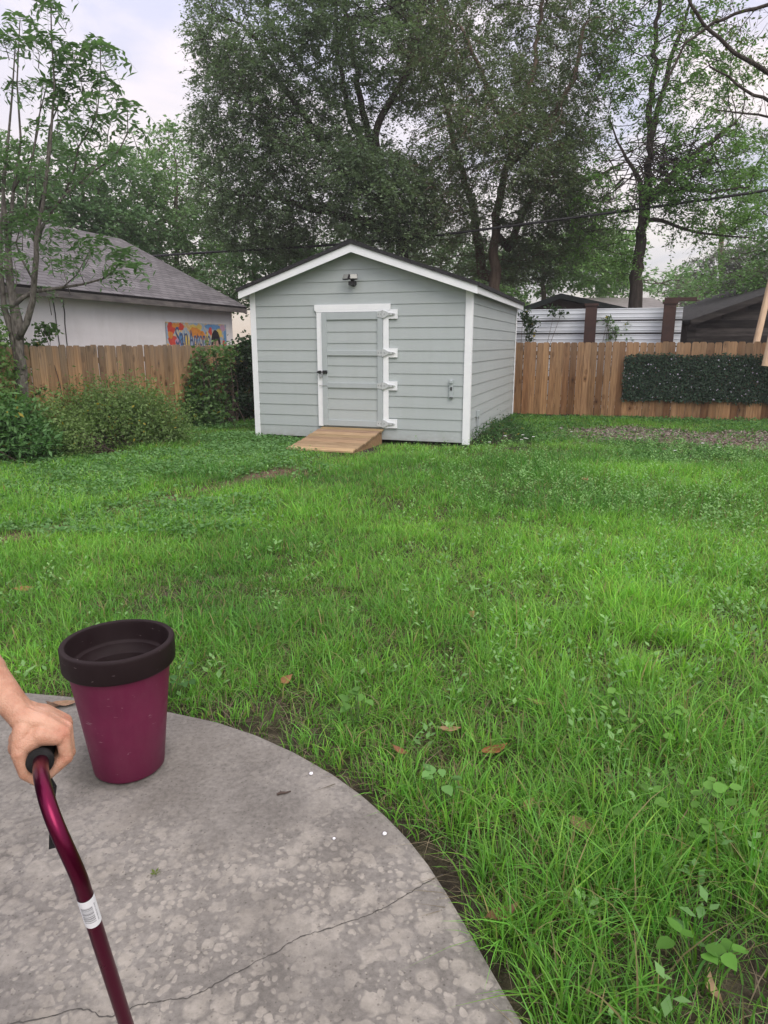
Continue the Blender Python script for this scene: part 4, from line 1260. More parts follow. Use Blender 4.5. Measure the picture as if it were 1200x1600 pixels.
shrub('climbing_shrub', 'tall leafy vine bush climbing the side fence beside the shed', (-3.0, 13.6, 0),
      [SB(292, 655, 13.5, 34, .3, 20), SB(325, 662, 13.5, 34, .3, 18), SB(300, 630, 13.7, 26, .25, 24), SB(335, 628, 13.9, 22, .25, 26), SB(285, 605, 13.8, 13, .2, 22), SB(312, 600, 13.9, 17, .2, 22), SB(340, 592, 14.1, 15, .2, 20), SB(352, 570, 14.3, 11, .15, 20), SB(275, 578, 13.9, 8, .12, 20), SB(300, 572, 14.0, 7, .1, 16), SB(268, 553, 13.9, 4, .08, 9), SB(322, 566, 14.1, 8, .12, 15), SB(335, 548, 14.2, 7, .1, 9), SB(310, 549, 14.0, 4, .08, 9), SB(359, 548, 14.4, 7, .1, 12)],
      60, 4300, 0.085, 0.7, (0.045, 0.105, 0.036), (0.15, 0.26, 0.085), up=0.9, gap=0.7)
shrub('ivy_shrub', 'very dark ivy mass between the side fence and the left wall of the shed', (-2.65, 14.6, 0),
      [SB(380, 590, 15.0, 24, .4, 65), SB(375, 640, 14.6, 28, .4, 40), SB(392, 560, 15.2, 18, .5, 40)],
      20, 4200, 0.09, 0.65, (0.015, 0.036, 0.018), (0.04, 0.075, 0.034), up=0.8)
shrub('fence_vine', 'vine spilling over the top of the side fence beside the twin stemmed tree', (-4.8, 10.75, 0),
      [SB(72, 590, 10.6, 12, .08, 50), SB(60, 545, 10.6, 22, .1, 18), SB(75, 515, 10.6, 14, .1, 12), SB(45, 620, 10.2, 20, .1, 30), SB(40, 555, 10.3, 14, .1, 18)],
      14, 1100, 0.075, 0.6, (0.03, 0.075, 0.022), (0.09, 0.16, 0.05), cat='vine')
shrub('side_bush', 'bright green bush against the fence behind the twin stemmed tree', (-5.35, 9.6, 0),
      [SB(5, 580, 9.7, 25, .3, 60), SB(-20, 540, 9.7, 30, .3, 60), SB(0, 640, 9.5, 30, .3, 40)],
      20, 3200, 0.07, 0.5, (0.06, 0.13, 0.035), (0.16, 0.27, 0.08))
cg = at(825, 500, 16.6)
shrub('trailing_vine', 'dark vine tendrils hanging at the back corner of the shed', (cg[0], cg[1], 0),
      [SB(822, 495, 16.4, 10, .12, 22), SB(833, 505, 16.4, 8, .1, 10), SB(865, 488, 16.4, 18, .1, 5), SB(826, 525, 16.4, 5, .08, 15)],
      10, 420, 0.08, 0.6, (0.02, 0.045, 0.02), (0.045, 0.08, 0.035), cat='vine')
cg = at(965, 505, 16.2)
shrub('sapling', 'spindly sapling tips showing above the back fence before the metal sheets', (cg[0], cg[1], 0),
      [SB(948, 500, 16.2, 6, .1, 10), SB(962, 520, 16.2, 12, .12, 12), SB(980, 512, 16.2, 8, .1, 18)],
      12, 240, 0.08, 0.5, (0.05, 0.11, 0.035), (0.1, 0.18, 0.06), cat='sapling')
u0 = SHED + E2 * (SW + 0.25) + E1 * 0.35
shrub('tall_weed', 'dark green tall weeds against the right wall of the shed', (u0[0], u0[1], 0),
      [(u0 + [0, 0, .12], (.22, .25, .16)), (u0 + E1 * .8 + [0.05, 0, .12], (.22, .4, .15)), (u0 + E1 * 1.8 + [.1, 0, .1], (.3, .5, .13)), (u0 + E1 * 0.5 + E2 * .5 + [0, 0, .08], (.35, .4, .1))],
      30, 4200, 0.06, 0.25, (0.03, 0.085, 0.022), (0.07, 0.15, 0.045), cat='weed')
print('shrubs', round(time.time() - T0, 1))

# ------------------------------------------------------------------ ground cover and broad-leaved weeds
def ground_cover():
    parts = []
    n = 90000
    x = rng.uniform(-6, 1, n); y = rng.uniform(5.5, 13.5, n)
    m = visible(x, y, 0.6)
    x, y = x[m], y[m]
    zone = np.clip((fnoise(x, y, 0.75, 101) - 0.40) / 0.08, 0, 1) * np.clip((-x - 0.45 * (y - 9) * 0.0 - 0.9) / 0.6, 0, 1)
    zone = np.maximum(zone, np.clip(1 - np.hypot((x + 1.0) / 0.7, (y - 8.7) / 0.35), 0, 1) * 1.2)
    d = lawn_density(x, y)
    k = rng.random(len(x)) < zone * np.clip(d * 2, 0, 1) * 0.75
    x, y = x[k], y[k]; n = len(x)
    hz = 0.02 + 0.09 * fnoise(x, y, 1.8, 103) * rng.random(n)
    P = np.stack([x, y, gz(x, y) + hz], -1)
    t = rng.random((n, 1))
    T = np.array([0.08, 0.19, 0.055]) * (1 - t) + np.array([0.17, 0.32, 0.12]) * t
    parts.append(leaf_quads(P, 0.042, 0.8, 1.6, T))
    # green mats by the back fence
    n = 26000
    x = rng.uniform(2.4, 9, n); y = rng.uniform(9, 15.5, n)
    m = visible(x, y, 0.6)
    x, y = x[m], y[m]
    fb = (x - FR0[0]) * E1[0] + (y - FR0[1]) * E1[1]
    z = np.clip((fnoise(x, y, 1.1, 107) - 0.42) / 0.1, 0, 1) + 0.9 * np.clip(1 - np.abs(fb + 0.7) / 0.6, 0, 1)
    k = (rng.random(len(x)) < z * 0.7 * (1 - 0.85 * mulch(x, y))) & (fb < -0.03)
    x, y = x[k], y[k]; n = len(x)
    P = np.stack([x, y, gz(x, y) + 0.01 + 0.08 * rng.random(n)], -1)
    t = rng.random((n, 1))
    T = np.array([0.06, 0.15, 0.04]) * (1 - t) + np.array([0.12, 0.25, 0.075]) * t
    parts.append(leaf_quads(P, 0.05, 0.6, 1.0, T))
    V, Q, C = jcat(parts)
    tag(np_mesh('ground_cover', V, Q, None, C, M['weed']), 'low small leaved ground cover mats in the lawn', 'ground cover', kind='stuff')
ground_cover()

def weed_plants():
    PP, AX, NR, SZ, TT = [], [], [], [], []
    n = 7500
    x = rng.uniform(-4.5, 7.5, n); y = rng.uniform(1.0, 11.5, n)
    m = visible(x, y, 0.5)
    x, y = x[m], y[m]
    w = 0.08 + 1.0 * np.clip((x - 0.2) / 1.8, 0, 1) * np.clip((fnoise(x, y, 0.8, 123) - 0.3) * 4, 0.15, 1)
    k = rng.random(len(x)) < w * np.clip(lawn_density(x, y) * 2, 0.15, 1) * np.clip((poly_sd(x, y, PA) - 0.05) / 0.1, 0, 1)
    x, y = x[k], y[k]
    for X, Y in zip(x, y):
        z0 = float(gz(X, Y))
        h = random.uniform(0.07, 0.21)
        nl = random.randint(7, 16)
        sz = random.uniform(0.022, 0.044)
        t0 = random.random()
        lx, ly = random.gauss(0, .05), random.gauss(0, .05)
        for i in range(nl):
            f = (i + 1) / nl
            a = i * 2.4 + random.gauss(0, .3)
            out = np.array([math.cos(a), math.sin(a), random.uniform(-.1, .6)])
            PP.append(np.array([X + lx * f, Y + ly * f, z0 + h * f]) + out * 0.012)
            AX.append(out); NR.append(np.array([-out[0] * .5 + random.gauss(0, .2), -out[1] * .5 + random.gauss(0, .2), 1.0]))
            SZ.append(sz * (1.25 - .5 * f))
            TT.append(np.array([0.12, 0.26, 0.075]) * (1 - t0) + np.array([0.22, 0.40, 0.13]) * t0 * (0.8 + .4 * random.random()) + 0.02)
    V, Q, C = leaf_quads(np.array(PP), np.array(SZ), 0.55, 0.5, np.array(TT), nrm=np.array(NR), axis=np.array(AX), fold=.12)
    tag(np_mesh('weeds', V, Q, None, C, M['weed']), 'scattered broad leaved weeds growing through the grass', 'weeds', kind='stuff')
weed_plants()

def leafy_weed(px, py, label, n, size, spread, col, seed):
    p = gp(px, py)
    root = empty('leafy_weed', (p[0], p[1], float(gz(p[0], p[1]))), 0, label, 'weed', 'larger broad leaved weeds in the lawn')
    rr = random.Random(seed)
    lf, st = MB(), MB()
    for i in range(n):
        a = rr.uniform(0, 6.28); r = spread * math.sqrt(rr.random())
        c = Vector((math.cos(a) * r, math.sin(a) * r * .8, rr.uniform(.08, .17)))
        st.tube([Vector((c.x * .3, c.y * .3, 0)), Vector((c.x * .75, c.y * .75, c.z * .8)), c], [0.0022, 0.0018, 0.0012], 4)
        s = size * rr.uniform(.7, 1.25)
        yaw = a + rr.gauss(0, .6); tilt = rr.uniform(-.5, .3)
        Mx = Matrix.Translation(c) @ Matrix.Rotation(yaw, 4, 'Z') @ Matrix.Rotation(tilt, 4, 'Y') @ Matrix.Rotation(rr.gauss(0, .25), 4, 'X')
        k = rr.uniform(.75, 1.25)
        lf.tint = tuple(x * k for x in col)
        lf.M = Mx
        prof = [(0, 0), (.12, .3), (.35, .42), (.62, .34), (.85, .16), (1, 0)]
        vs = [(x * s, 0, -0.08 * s * x * x) for x, _ in prof] + [(x * s, w * s, 0.09 * s - 0.08 * s * x * x) for x, w in prof[1:-1]] + [(x * s, -w * s, 0.09 * s - 0.08 * s * x * x) for x, w in prof[1:-1]]
        fs = []
        fs.append((0, 1, 6)); fs.append((0, 10, 1))
        for j in range(1, 4):
            fs.append((j, j + 1, 6 + j, 5 + j)); fs.append((j, 9 + j, 10 + j, j + 1))
        fs.append((4, 5, 9)); fs.append((4, 13, 5))
        lf.add(vs, fs)
        lf.M = None
    st.build('stems', M['stem'], root)
    lf.build('leaves', M['weed'], root, smooth=True)
leafy_weed(1065, 1312, 'patch of round heart leaved weed among the thin grass', 40, 0.04, 0.19, (0.115, 0.25, 0.05), 1)
leafy_weed(690, 1262, 'small pale leaved weed seedling on the soil beside the curved slab edge', 9, 0.04, 0.05, (0.13, 0.27, 0.08), 2)
leafy_weed(560, 1140, 'upright oval leaved weed above the bare soil near the curve of the slab', 10, 0.042, 0.06, (0.12, 0.26, 0.06), 3)
leafy_weed(1080, 1535, 'broad leaved weed beside the crumpled pale grey leaf', 9, 0.055, 0.09, (0.10, 0.24, 0.04), 4)
leafy_weed(1000, 1150, 'clump of light leaves in the right hand lawn above the heart leaved weed', 26, 0.04, 0.16, (0.14, 0.29, 0.06), 5)
leafy_weed(268, 1092, 'leafy weed growing at the slab edge beside the purple planter', 18, 0.035, 0.1, (0.07, 0.17, 0.05), 6)

# wood chips on the bare patch
def chips():
    n = 30000
    x = rng.uniform(2, 9, n); y = rng.uniform(9, 14.5, n)
    k = (rng.random(n) < mulch(x, y) * 0.75 * np.clip((fnoise(x, y, 1.6, 133) - 0.25) * 4, 0, 1.3)) & visible(x, y, .5)
    x, y = x[k], y[k]; n = len(x)
    P = np.stack([x, y, gz(x, y) + rng.uniform(0.004, 0.02, n)], -1)
    T = np.ones((n, 3)) * rng.uniform(0.4, 1.5, (n, 1))
    V, Q, C = leaf_quads(P, 0.06, 0.4, 2.2, T, fold=0.0)
    tag(np_mesh('wood_chips', V, Q, None, C, M['chip']), 'brown grey wood chips on the bare patch before the back fence', 'mulch', kind='stuff')
chips()

# white wild flowers
def flower(px, py, h, label, n=1):
    p = gp(px, py, h)
    root = empty('wild_flower', (p[0], p[1], float(gz(p[0], p[1]))), random.uniform(0, 6), label, 'flower', 'white flowers dotting the back of the lawn')
    for k in range(n):
        st, pt = MB(), MB()
        ox, oy, hh = (random.gauss(0, .05), random.gauss(0, .05), h + random.uniform(-.03, .05)) if k else (0, 0, h)
        st.tube([(ox * .2, oy * .2, 0), (ox * .4, oy * .4, hh * .6), (ox, oy, hh)], [0.003, 0.0025, 0.002], 4)
        for j in range(5):
            a = j * 2 * math.pi / 5
            c, s = math.cos(a), math.sin(a)
            r = 0.028
            pt.add([(ox, oy, hh), (ox + r * .6 * c - r * .35 * s, oy + r * .6 * s + r * .35 * c, hh + .008), (ox + r * c, oy + r * s, hh + .004), (ox + r * .6 * c + r * .35 * s, oy + r * .6 * s - r * .35 * c, hh + .008)], [(0, 1, 2, 3)])
        st.build('stem', M['stem'], root)
        pt.build('blossom', M['white_petal'], root)
random.seed(5)
flower(823, 686, .16, 'biggest cluster of white flowers, in the lawn right of the shed', 5)
flower(805, 669, .16, 'single white flower close to the far corner of the shed', 1)
flower(789, 680, .16, 'pair of white flowers between the shed wall and the biggest white cluster', 2)
flower(765, 690, .16, 'white flower nearest the front corner of the shed', 1)
flower(876, 669, .12, 'white flower near the left end of the back fence', 1)
flower(893, 675, .12, 'white flower at the left tip of the wood chip patch', 1)
flower(1000, 684, .14, 'white flower at the left part of the bare wood chip patch', 1)
flower(1055, 702, .14, 'white flower at the near rim of the bare wood chip patch', 1)
flower(1098, 693, .14, 'white flower in the middle of the bare wood chip patch', 1)
flower(1123, 700, .14, 'white flower on a tall stalk, rightmost on the wood chip patch', 1)
print('weeds', round(time.time() - T0, 1))

# ------------------------------------------------------------------ the garden shed
def make_shed():
    root = empty('garden_shed', SHED, -YAW, 'pale grey blue garden shed with white trim and a black shingle roof', 'shed')
    EV, RISE = 2.425, 0.333                       # roof plane height over the wall line, slope
    wall_h = 2.32
    def half(z):                                  # half-width of the gable wall at height z
        zt = EV + RISE * SW / 2 - 0.05
        return min(SW / 2, (zt - z) / RISE)
    top = EV + RISE * SW / 2 - 0.05
    # inner core so nothing shows through
    mb = MB()
    zc = EV - 0.05
    mb.prism([(0.02, 0.02, 0.04), (SW - 0.02, 0.02, 0.04), (SW - 0.02, 0.02, zc - 0.02), (SW / 2, 0.02, top - 0.03), (0.02, 0.02, zc - 0.02)], (0, SD - 0.04, 0))
    # lap siding: front, back
    ex, lip = 0.1755, 0.014
    rr = random.Random(2)
    z = 0.05
    while z < top - 0.02:
        z1 = min(z + ex, top - 0.001)
        zs = [z, z1]
        if z < zc < z1: zs = [z, zc, z1]
        for (y_of, sgn) in ((0.0, -1), (SD, 1)):
            fr, bk = [], []
            prof = [(z, lip), (z1 + (0.012 if z1 < top - 0.01 else 0), 0.003)]
            pts = []
            for zz in zs:
                t = (zz - z) / (z1 - z)
                yy = y_of + sgn * (lip * (1 - t) + 0.003 * t)
                pts.append((zz, yy))
            L_ = [(SW / 2 - half(zz), yy, zz) for zz, yy in pts]
            R_ = [(SW / 2 + half(zz), yy, zz) for zz, yy in pts]
            for a in range(len(pts) - 1):
                mb.add([L_[a], R_[a], R_[a + 1], L_[a + 1]], [(0, 1, 2, 3)] if sgn < 0 else [(3, 2, 1, 0)])
            # under-lip
            y_in = y_of + sgn * 0.0
            mb.add([L_[0], R_[0], (R_[0][0], y_in, z), (L_[0][0], y_in, z)], [(3, 2, 1, 0)] if sgn < 0 else [(0, 1, 2, 3)])
        z += ex
    # sides
    z = 0.05
    while z < wall_h:
        z1 = min(z + ex, wall_h + 0.04)
        for (x_of, sgn) in ((0.0, -1), (SW, 1)):
            a = x_of + sgn * 0.014; b = x_of + sgn * 0.003
            q = [(a, 0.0, z), (a, SD, z), (b, SD, z1), (b, 0.0, z1)]
            mb.add(q, [(0, 1, 2, 3)] if sgn > 0 else [(3, 2, 1, 0)])
            mb.add([(a, 0, z), (a, SD, z), (x_of, SD, z), (x_of, 0, z)], [(3, 2, 1, 0)] if sgn > 0 else [(0, 1, 2, 3)])
        z += ex
    mb.build('siding', M['siding'], root)
    # corner boards
    for (x0, x1, y0, y1) in ((-0.024, 0.075, -0.03, -0.0165), (SW - 0.075, SW + 0.03, -0.03, -0.0165), (SW + 0.0165, SW + 0.03, -0.0165, 0.075), (-0.03, -0.0165, -0.0165, 0.075), (SW + 0.0165, SW + 0.03, SD - 0.075, SD + 0.02), (-0.03, -0.0165, SD - 0.075, SD + 0.02)):
        b = MB(); b.box(x0, x1, y0, y1, 0.02, wall_h + 0.06); b.build('corner_board', M['trim'], root, bevel=0.003)
    # roof slabs
    OF, OS = 0.21, 0.13
    for sg in (-1, 1):
        b = MB()
        xe = SW / 2 + sg * (SW / 2 + OS + 0.03)
        za, ze = EV + RISE * SW / 2, EV - RISE * (OS + 0.03)
        b.prism([(SW / 2, -OF - 0.025, za), (xe, -OF - 0.025, ze), (xe, -OF - 0.025, ze + 0.055), (SW / 2, -OF - 0.025, za + 0.055)], (0, SD + 2 * OF + 0.05, 0))
        rf = b.build('roof_slope', M['shed_shingle'], root)
    b = MB()
    za = EV + RISE * SW / 2 + 0.056
    for sg in (-1, 1):
        b.prism([(SW / 2, -OF - 0.03, za + 0.012), (SW / 2 + sg * 0.15, -OF - 0.03, za + 0.012 - 0.15 * RISE), (SW / 2 + sg * 0.15, -OF - 0.03, za - 0.15 * RISE), (SW / 2, -OF - 0.03, za)], (0, SD + 2 * OF + 0.06, 0))
    b.build('ridge_cap', M['shed_shingle'], root)
    # soffit under the overhang
    for sg in (-1, 1):
        xe = SW / 2 + sg * (SW / 2 + OS)
        b = MB()
        za, ze = EV + RISE * SW / 2 - 0.012, EV - RISE * OS - 0.012
        b.prism([(SW / 2, -OF, za), (xe, -OF, ze), (xe, -OF, ze + 0.01), (SW / 2, -OF, za + 0.01)], (0, SD + 2 * OF, 0))
        b.build('soffit', M['siding'], root)
    # rake and eave fascia
    fw, ft = 0.112, 0.022
    for yy in (-OF - 0.001, SD + OF - ft + 0.001):
        for sg in (-1, 1):
            xe = SW / 2 + sg * (SW / 2 + OS)
            za, ze = EV + RISE * SW / 2 - 0.003, EV - RISE * OS - 0.003
            b = MB()
            b.prism([(SW / 2, yy, za), (xe, yy, ze), (xe, yy, ze - fw), (SW / 2, yy, za - fw * 1.05)], (0, ft, 0))
            b.build('rake_board', M['trim'], root)
    for sg in (-1, 1):
        xe = SW / 2 + sg * (SW / 2 + OS)
        ze = EV - RISE * OS - 0.004
        b = MB()
        b.box(min(xe, xe - sg * 0.02), max(xe, xe - sg * 0.02), -OF + ft, SD + OF - ft, ze - 0.10, ze)
        b.build('eave_board', M['trim'], root)
    # door casing
    b = MB(); b.box(1.135, 2.41, -0.05, -0.018, 2.075, 2.16)
    b.prism([(1.135, -0.05, 2.075), (1.175, -0.05, 2.045), (2.37, -0.05, 2.045), (2.41, -0.05, 2.075)], (0, 0.032, 0))
    b.build('door_head_casing', M['trim'], root, bevel=0.003)
    b = MB(); b.box(1.168, 1.256, -0.045, -0.018, 0.235, 2.045); b.build('door_side_casing', M['trim'], root, bevel=0.003)
    b = MB(); b.box(2.293, 2.38, -0.045, -0.018, 0.235, 2.045)
    HZ = (2.0, 1.415, 0.905, 0.305)
    for hz in HZ: b.box(2.38, 2.525, -0.045, -0.018, hz - 0.065, hz + 0.075)
    b.build('door_side_casing', M['trim'], root, bevel=0.002)
    # door leaf
    X0, X1, Z0, Z1 = 1.262, 2.288, 0.25, 2.04
    door = MB()
    door.box(X0, X1, -0.034, -0.0185, Z0, Z1)
    zz = Z0 + 0.09
    while zz < Z1 - 0.02:
        z2 = min(zz + ex, Z1 - 0.01)
        door.add([(X0 + .05, -0.046, zz), (X1 - .05, -0.046, zz), (X1 - .05, -0.036, z2), (X0 + .05, -0.036, z2)], [(0, 1, 2, 3)])
        door.add([(X0 + .05, -0.046, zz), (X1 - .05, -0.046, zz), (X1 - .05, -0.034, zz), (X0 + .05, -0.034, zz)], [(3, 2, 1, 0)])
        zz += ex
    dr = door.build('door', M['siding'], root)
    for (x0, x1, z0, z1) in ((X0, X0 + 0.085, Z0, Z1), (X1 - 0.085, X1, Z0, Z1)):
        b = MB(); b.box(x0, x1, -0.064, -0.0345, z0, z1); b.build('door_stile', M['grey_trim'], dr, bevel=0.003)
    for z0, z1 in ((Z1 - 0.11, Z1), (1.375, 1.455), (0.865, 0.945), (Z0, Z0 + 0.095)):
        b = MB(); b.box(X0 + 0.0855, X1 - 0.0855, -0.062, -0.0345, z0, z1); b.build('door_rail', M['grey_trim'], dr, bevel=0.003)
    for hz in HZ:
        b = MB()
        y0 = -0.0725
        hz += 0.005
        # long strap on the leaf and tapered strap on the casing
        b.prism([(2.20, y0, hz - 0.04), (2.285, y0, hz - 0.055), (2.285, y0, hz + 0.055), (2.20, y0, hz + 0.04)], (0, 0.007, 0))
        b.prism([(2.297, y0, hz - 0.058), (2.33, y0, hz - 0.05), (2.38, y0, hz - 0.022), (2.48, y0, hz - 0.012), (2.49, y0, hz), (2.48, y0, hz + 0.012), (2.38, y0, hz + 0.022), (2.33, y0, hz + 0.05), (2.297, y0, hz + 0.058)], (0, 0.026, 0))
        b.tube([(2.291, y0, hz - 0.06), (2.291, y0, hz + 0.06)], 0.009, 8)
        hg = b.build('hinge', M['hinge_paint'], dr)
        for sx_ in (2.225, 2.265, 2.32, 2.4, 2.46):
            s = MB()
            s.tube([(sx_, y0 - 0.004, hz), (sx_, y0 + .002, hz)], 0.006, 6)
            s.build('screw', M['black_metal'], hg)
    # barrel bolt with padlock
    b = MB()
    b.box(1.19, 1.235, -0.056, -0.0455, 1.085, 1.135)
    b.box(1.275, 1.345, -0.075, -0.0645, 1.085, 1.14)
    b.tube([(1.175, -0.085, 1.112), (1.36, -0.085, 1.112)], 0.009, 8)
    b.tube([(1.325, -0.085, 1.112), (1.325, -0.105, 1.112), (1.325, -0.105, 1.09)], 0.007, 6)
    for x in (1.2, 1.225, 1.285, 1.335): b.box(x - .008, x + .008, -0.097, -0.06, 1.094, 1.13)
    lt = b.build('bolt_latch', M['black_metal'], dr)
    b = MB()
    b.tube([(1.235 + 0.017 * math.cos(a), -0.075, 1.07 + 0.03 * math.sin(a)) for a in np.linspace(0, math.pi, 9)], 0.004, 6)
    b.box(1.21, 1.26, -0.085, -0.063, 1.03, 1.072)
    b.build('padlock', M['galv'], lt)
    b = MB(); b.box(1.2, 1.345, -0.0735, -0.066, 0.895, 0.905); b.build('hook', M['galv'], dr)
    # twin-head flood light
    b = MB()
    b.tube([(1.80, -0.012, 2.475), (1.80, -0.06, 2.475)], 0.05, 14)
    b.box(1.755, 1.85, -0.13, -0.06, 2.44, 2.5)
    b.tube([(1.79, -0.09, 2.5), (1.79, -0.1, 2.53), (1.735, -0.12, 2.55)], 0.014, 6)
    b.tube([(1.81, -0.09, 2.5), (1.81, -0.1, 2.53), (1.86, -0.12, 2.55)], 0.014, 6)
    fl = b.build('flood_light', M['black_metal'], root)
    for cx, yaw in ((1.725, R(-25)), (1.85, R(22))):
        hd = MB(); hd.M = Matrix.Translation((cx, -0.15, 2.56)) @ Matrix.Rotation(yaw, 4, 'Z') @ Matrix.Rotation(R(-22), 4, 'X')
        hd.box(-0.06, 0.06, -0.012, 0.02, -0.04, 0.04)
        for k in range(4): hd.box(-0.048, 0.048, 0.0205, 0.032, -0.036 + k * 0.02, -0.03 + k * 0.02)
        h = hd.build('lamp_head', M['black_metal'], fl, bevel=0.004)
        ln = MB(); ln.M = hd.M
        ln.box(-0.053, 0.053, -0.0165, -0.0125, -0.034, 0.034)
        ln.build('lamp_lens', M['lens'], fl)
    # small grey bracket and switch on the wall
    b = MB(); b.box(3.365, 3.425, -0.045, -0.012, 0.74, 1.02); b.box(3.37, 3.42, -0.07, -0.045, 0.965, 1.01)
    br = b.build('wall_bracket', M['grey_trim'], root, bevel=0.004)
    b = MB(); b.box(3.385, 3.41, -0.058, -0.0455, 0.86, 0.91); b.build('bracket_slot', M['black_metal'], br)
    b = MB(); b.box(3.375, 3.425, -0.06, -0.0455, 0.74, 0.755); b.build('bracket_foot', M['black_metal'], br)
    b = MB(); b.box(SW + 0.018, SW + 0.07, 0.62, 0.72, 0.40, 0.50); b.tube([(SW + .05, .67, .4), (SW + .05, .67, .2), (SW + 0.03, .67, 0.0)], 0.014, 6)
    b.build('outlet_box', M['grey_trim'], root)
make_shed()

def make_ramp():
    root = empty('wooden_ramp', SHED, -YAW, 'sloping wooden board ramp leading up to the shed door', 'ramp')
    x0, x1 = 1.225, 2.295
    ya, yb, za, zb = -0.03, -1.27, 0.225, 0.03
    sk = lambda t: -0.075 * t
    n = 9
    rr = random.Random(8)
    for k in range(n):
        t0, t1 = k / n, (k + 1) / n
        y0 = ya + (yb - ya) * t0; y1 = ya + (yb - ya) * t1 + 0.011
        z0 = za + (zb - za) * t0; z1 = za + (zb - za) * t1
        b = MB(); c = rr.uniform(.7, 1.2); b.tint = (c, c * rr.uniform(.95, 1.04), c * rr.uniform(.9, 1.05))
        dx = rr.uniform(-.012, .012) + sk(t0)
        b.prism([(x0 + dx, y0, z0), (x0 + dx, y1, z1), (x0 + dx, y1, z1 - 0.028), (x0 + dx, y0, z0 - 0.028)], (x1 - x0, 0, 0))
        b.build('deck_board', M['deck'], root, bevel=0.003)
    for x in (x0 + 0.03, (x0 + x1) / 2, x1 - 0.065):
        b = MB(); b.tint = (.75, .68, .6)
        b.prism([(x, ya - .01, za - 0.032), (x - .07, yb + .05, zb - 0.024), (x - .07, yb + .05, -0.06), (x, ya - .01, -0.06)], (0.038, 0, 0))
        b.build('stringer', M['deck'], root)
make_ramp()

# ------------------------------------------------------------------ fences
def picket_fence(name, label, origin, rz, length, h, mat, seed, side, tints, lean=0.006):
    """x runs along the fence; side = -1 if the rails are on +y"""
    root = empty(name, origin, rz, label, 'fence')
    rr = random.Random(seed)
    b = MB()
    x = 0.0
    while x < length:
        w = 0.138 + rr.uniform(-.003, .003)
        hh = h + rr.uniform(-.018, .012)
        c = 1.0
        base = tints[rr.randrange(len(tints))]
        k = rr.uniform(.62, 1.22)
        b.tint = tuple(v * k for v in base)
        l = rr.gauss(0, lean)
        y = rr.uniform(-.004, .004)
        z0 = 0.03 + rr.uniform(-.015, .02)
        cut = 0.03
        b.prism([(x, y, z0), (x + w, y, z0), (x + w + l, y, hh - cut), (x + w - cut * .75 + l, y, hh), (x + cut * .75 + l, y, hh), (x + l, y, hh - cut)], (0, 0.016, 0))
        x += w + rr.choice((0.002, 0.003, 0.005, 0.009))
    b.build('pickets', mat, root)
    for z in (0.3, 0.82, h - 0.24):
        r_ = MB(); r_.tint = (.7, .66, .6)
        r_.box(0, length, 0.0225, 0.06, z - 0.044, z + 0.044)
        r_.build('rail', mat, root)
    xx = 0.2
    while xx < length:
        p = MB(); p.tint = (.75, .7, .66)
        p.box(xx - 0.045, xx + 0.045, 0.062, 0.15, -0.1, h - 0.12)
        p.build('post', mat, root)
        xx += 2.4
    return root

of = FR0 - E2 * 1.1
picket_fence('wooden_fence', 'warm brown picket fence along the back of the yard carrying the ivy panel', of, -YAW, 9.8, 1.6, M['fence_right'], 3, -1, [(1, 1, 1), (.92, .84, .78), (1.12, 1.1, 1.05), (.8, .7, .64), (1.04, 1.0, .96)])
ol = FL0 - E1 * 6.5
picket_fence('wooden_fence', 'greyed brown picket fence below the white house, behind the shrubs', ol, math.pi / 2 - YAW, 14.0, 1.535, M['fence_left'], 9, 1, [(1, 1, 1), (.9, .88, .86), (1.1, 1.06, 1.0), (.78, .74, .72), (1.15, 1.05, .95)], lean=0.012)

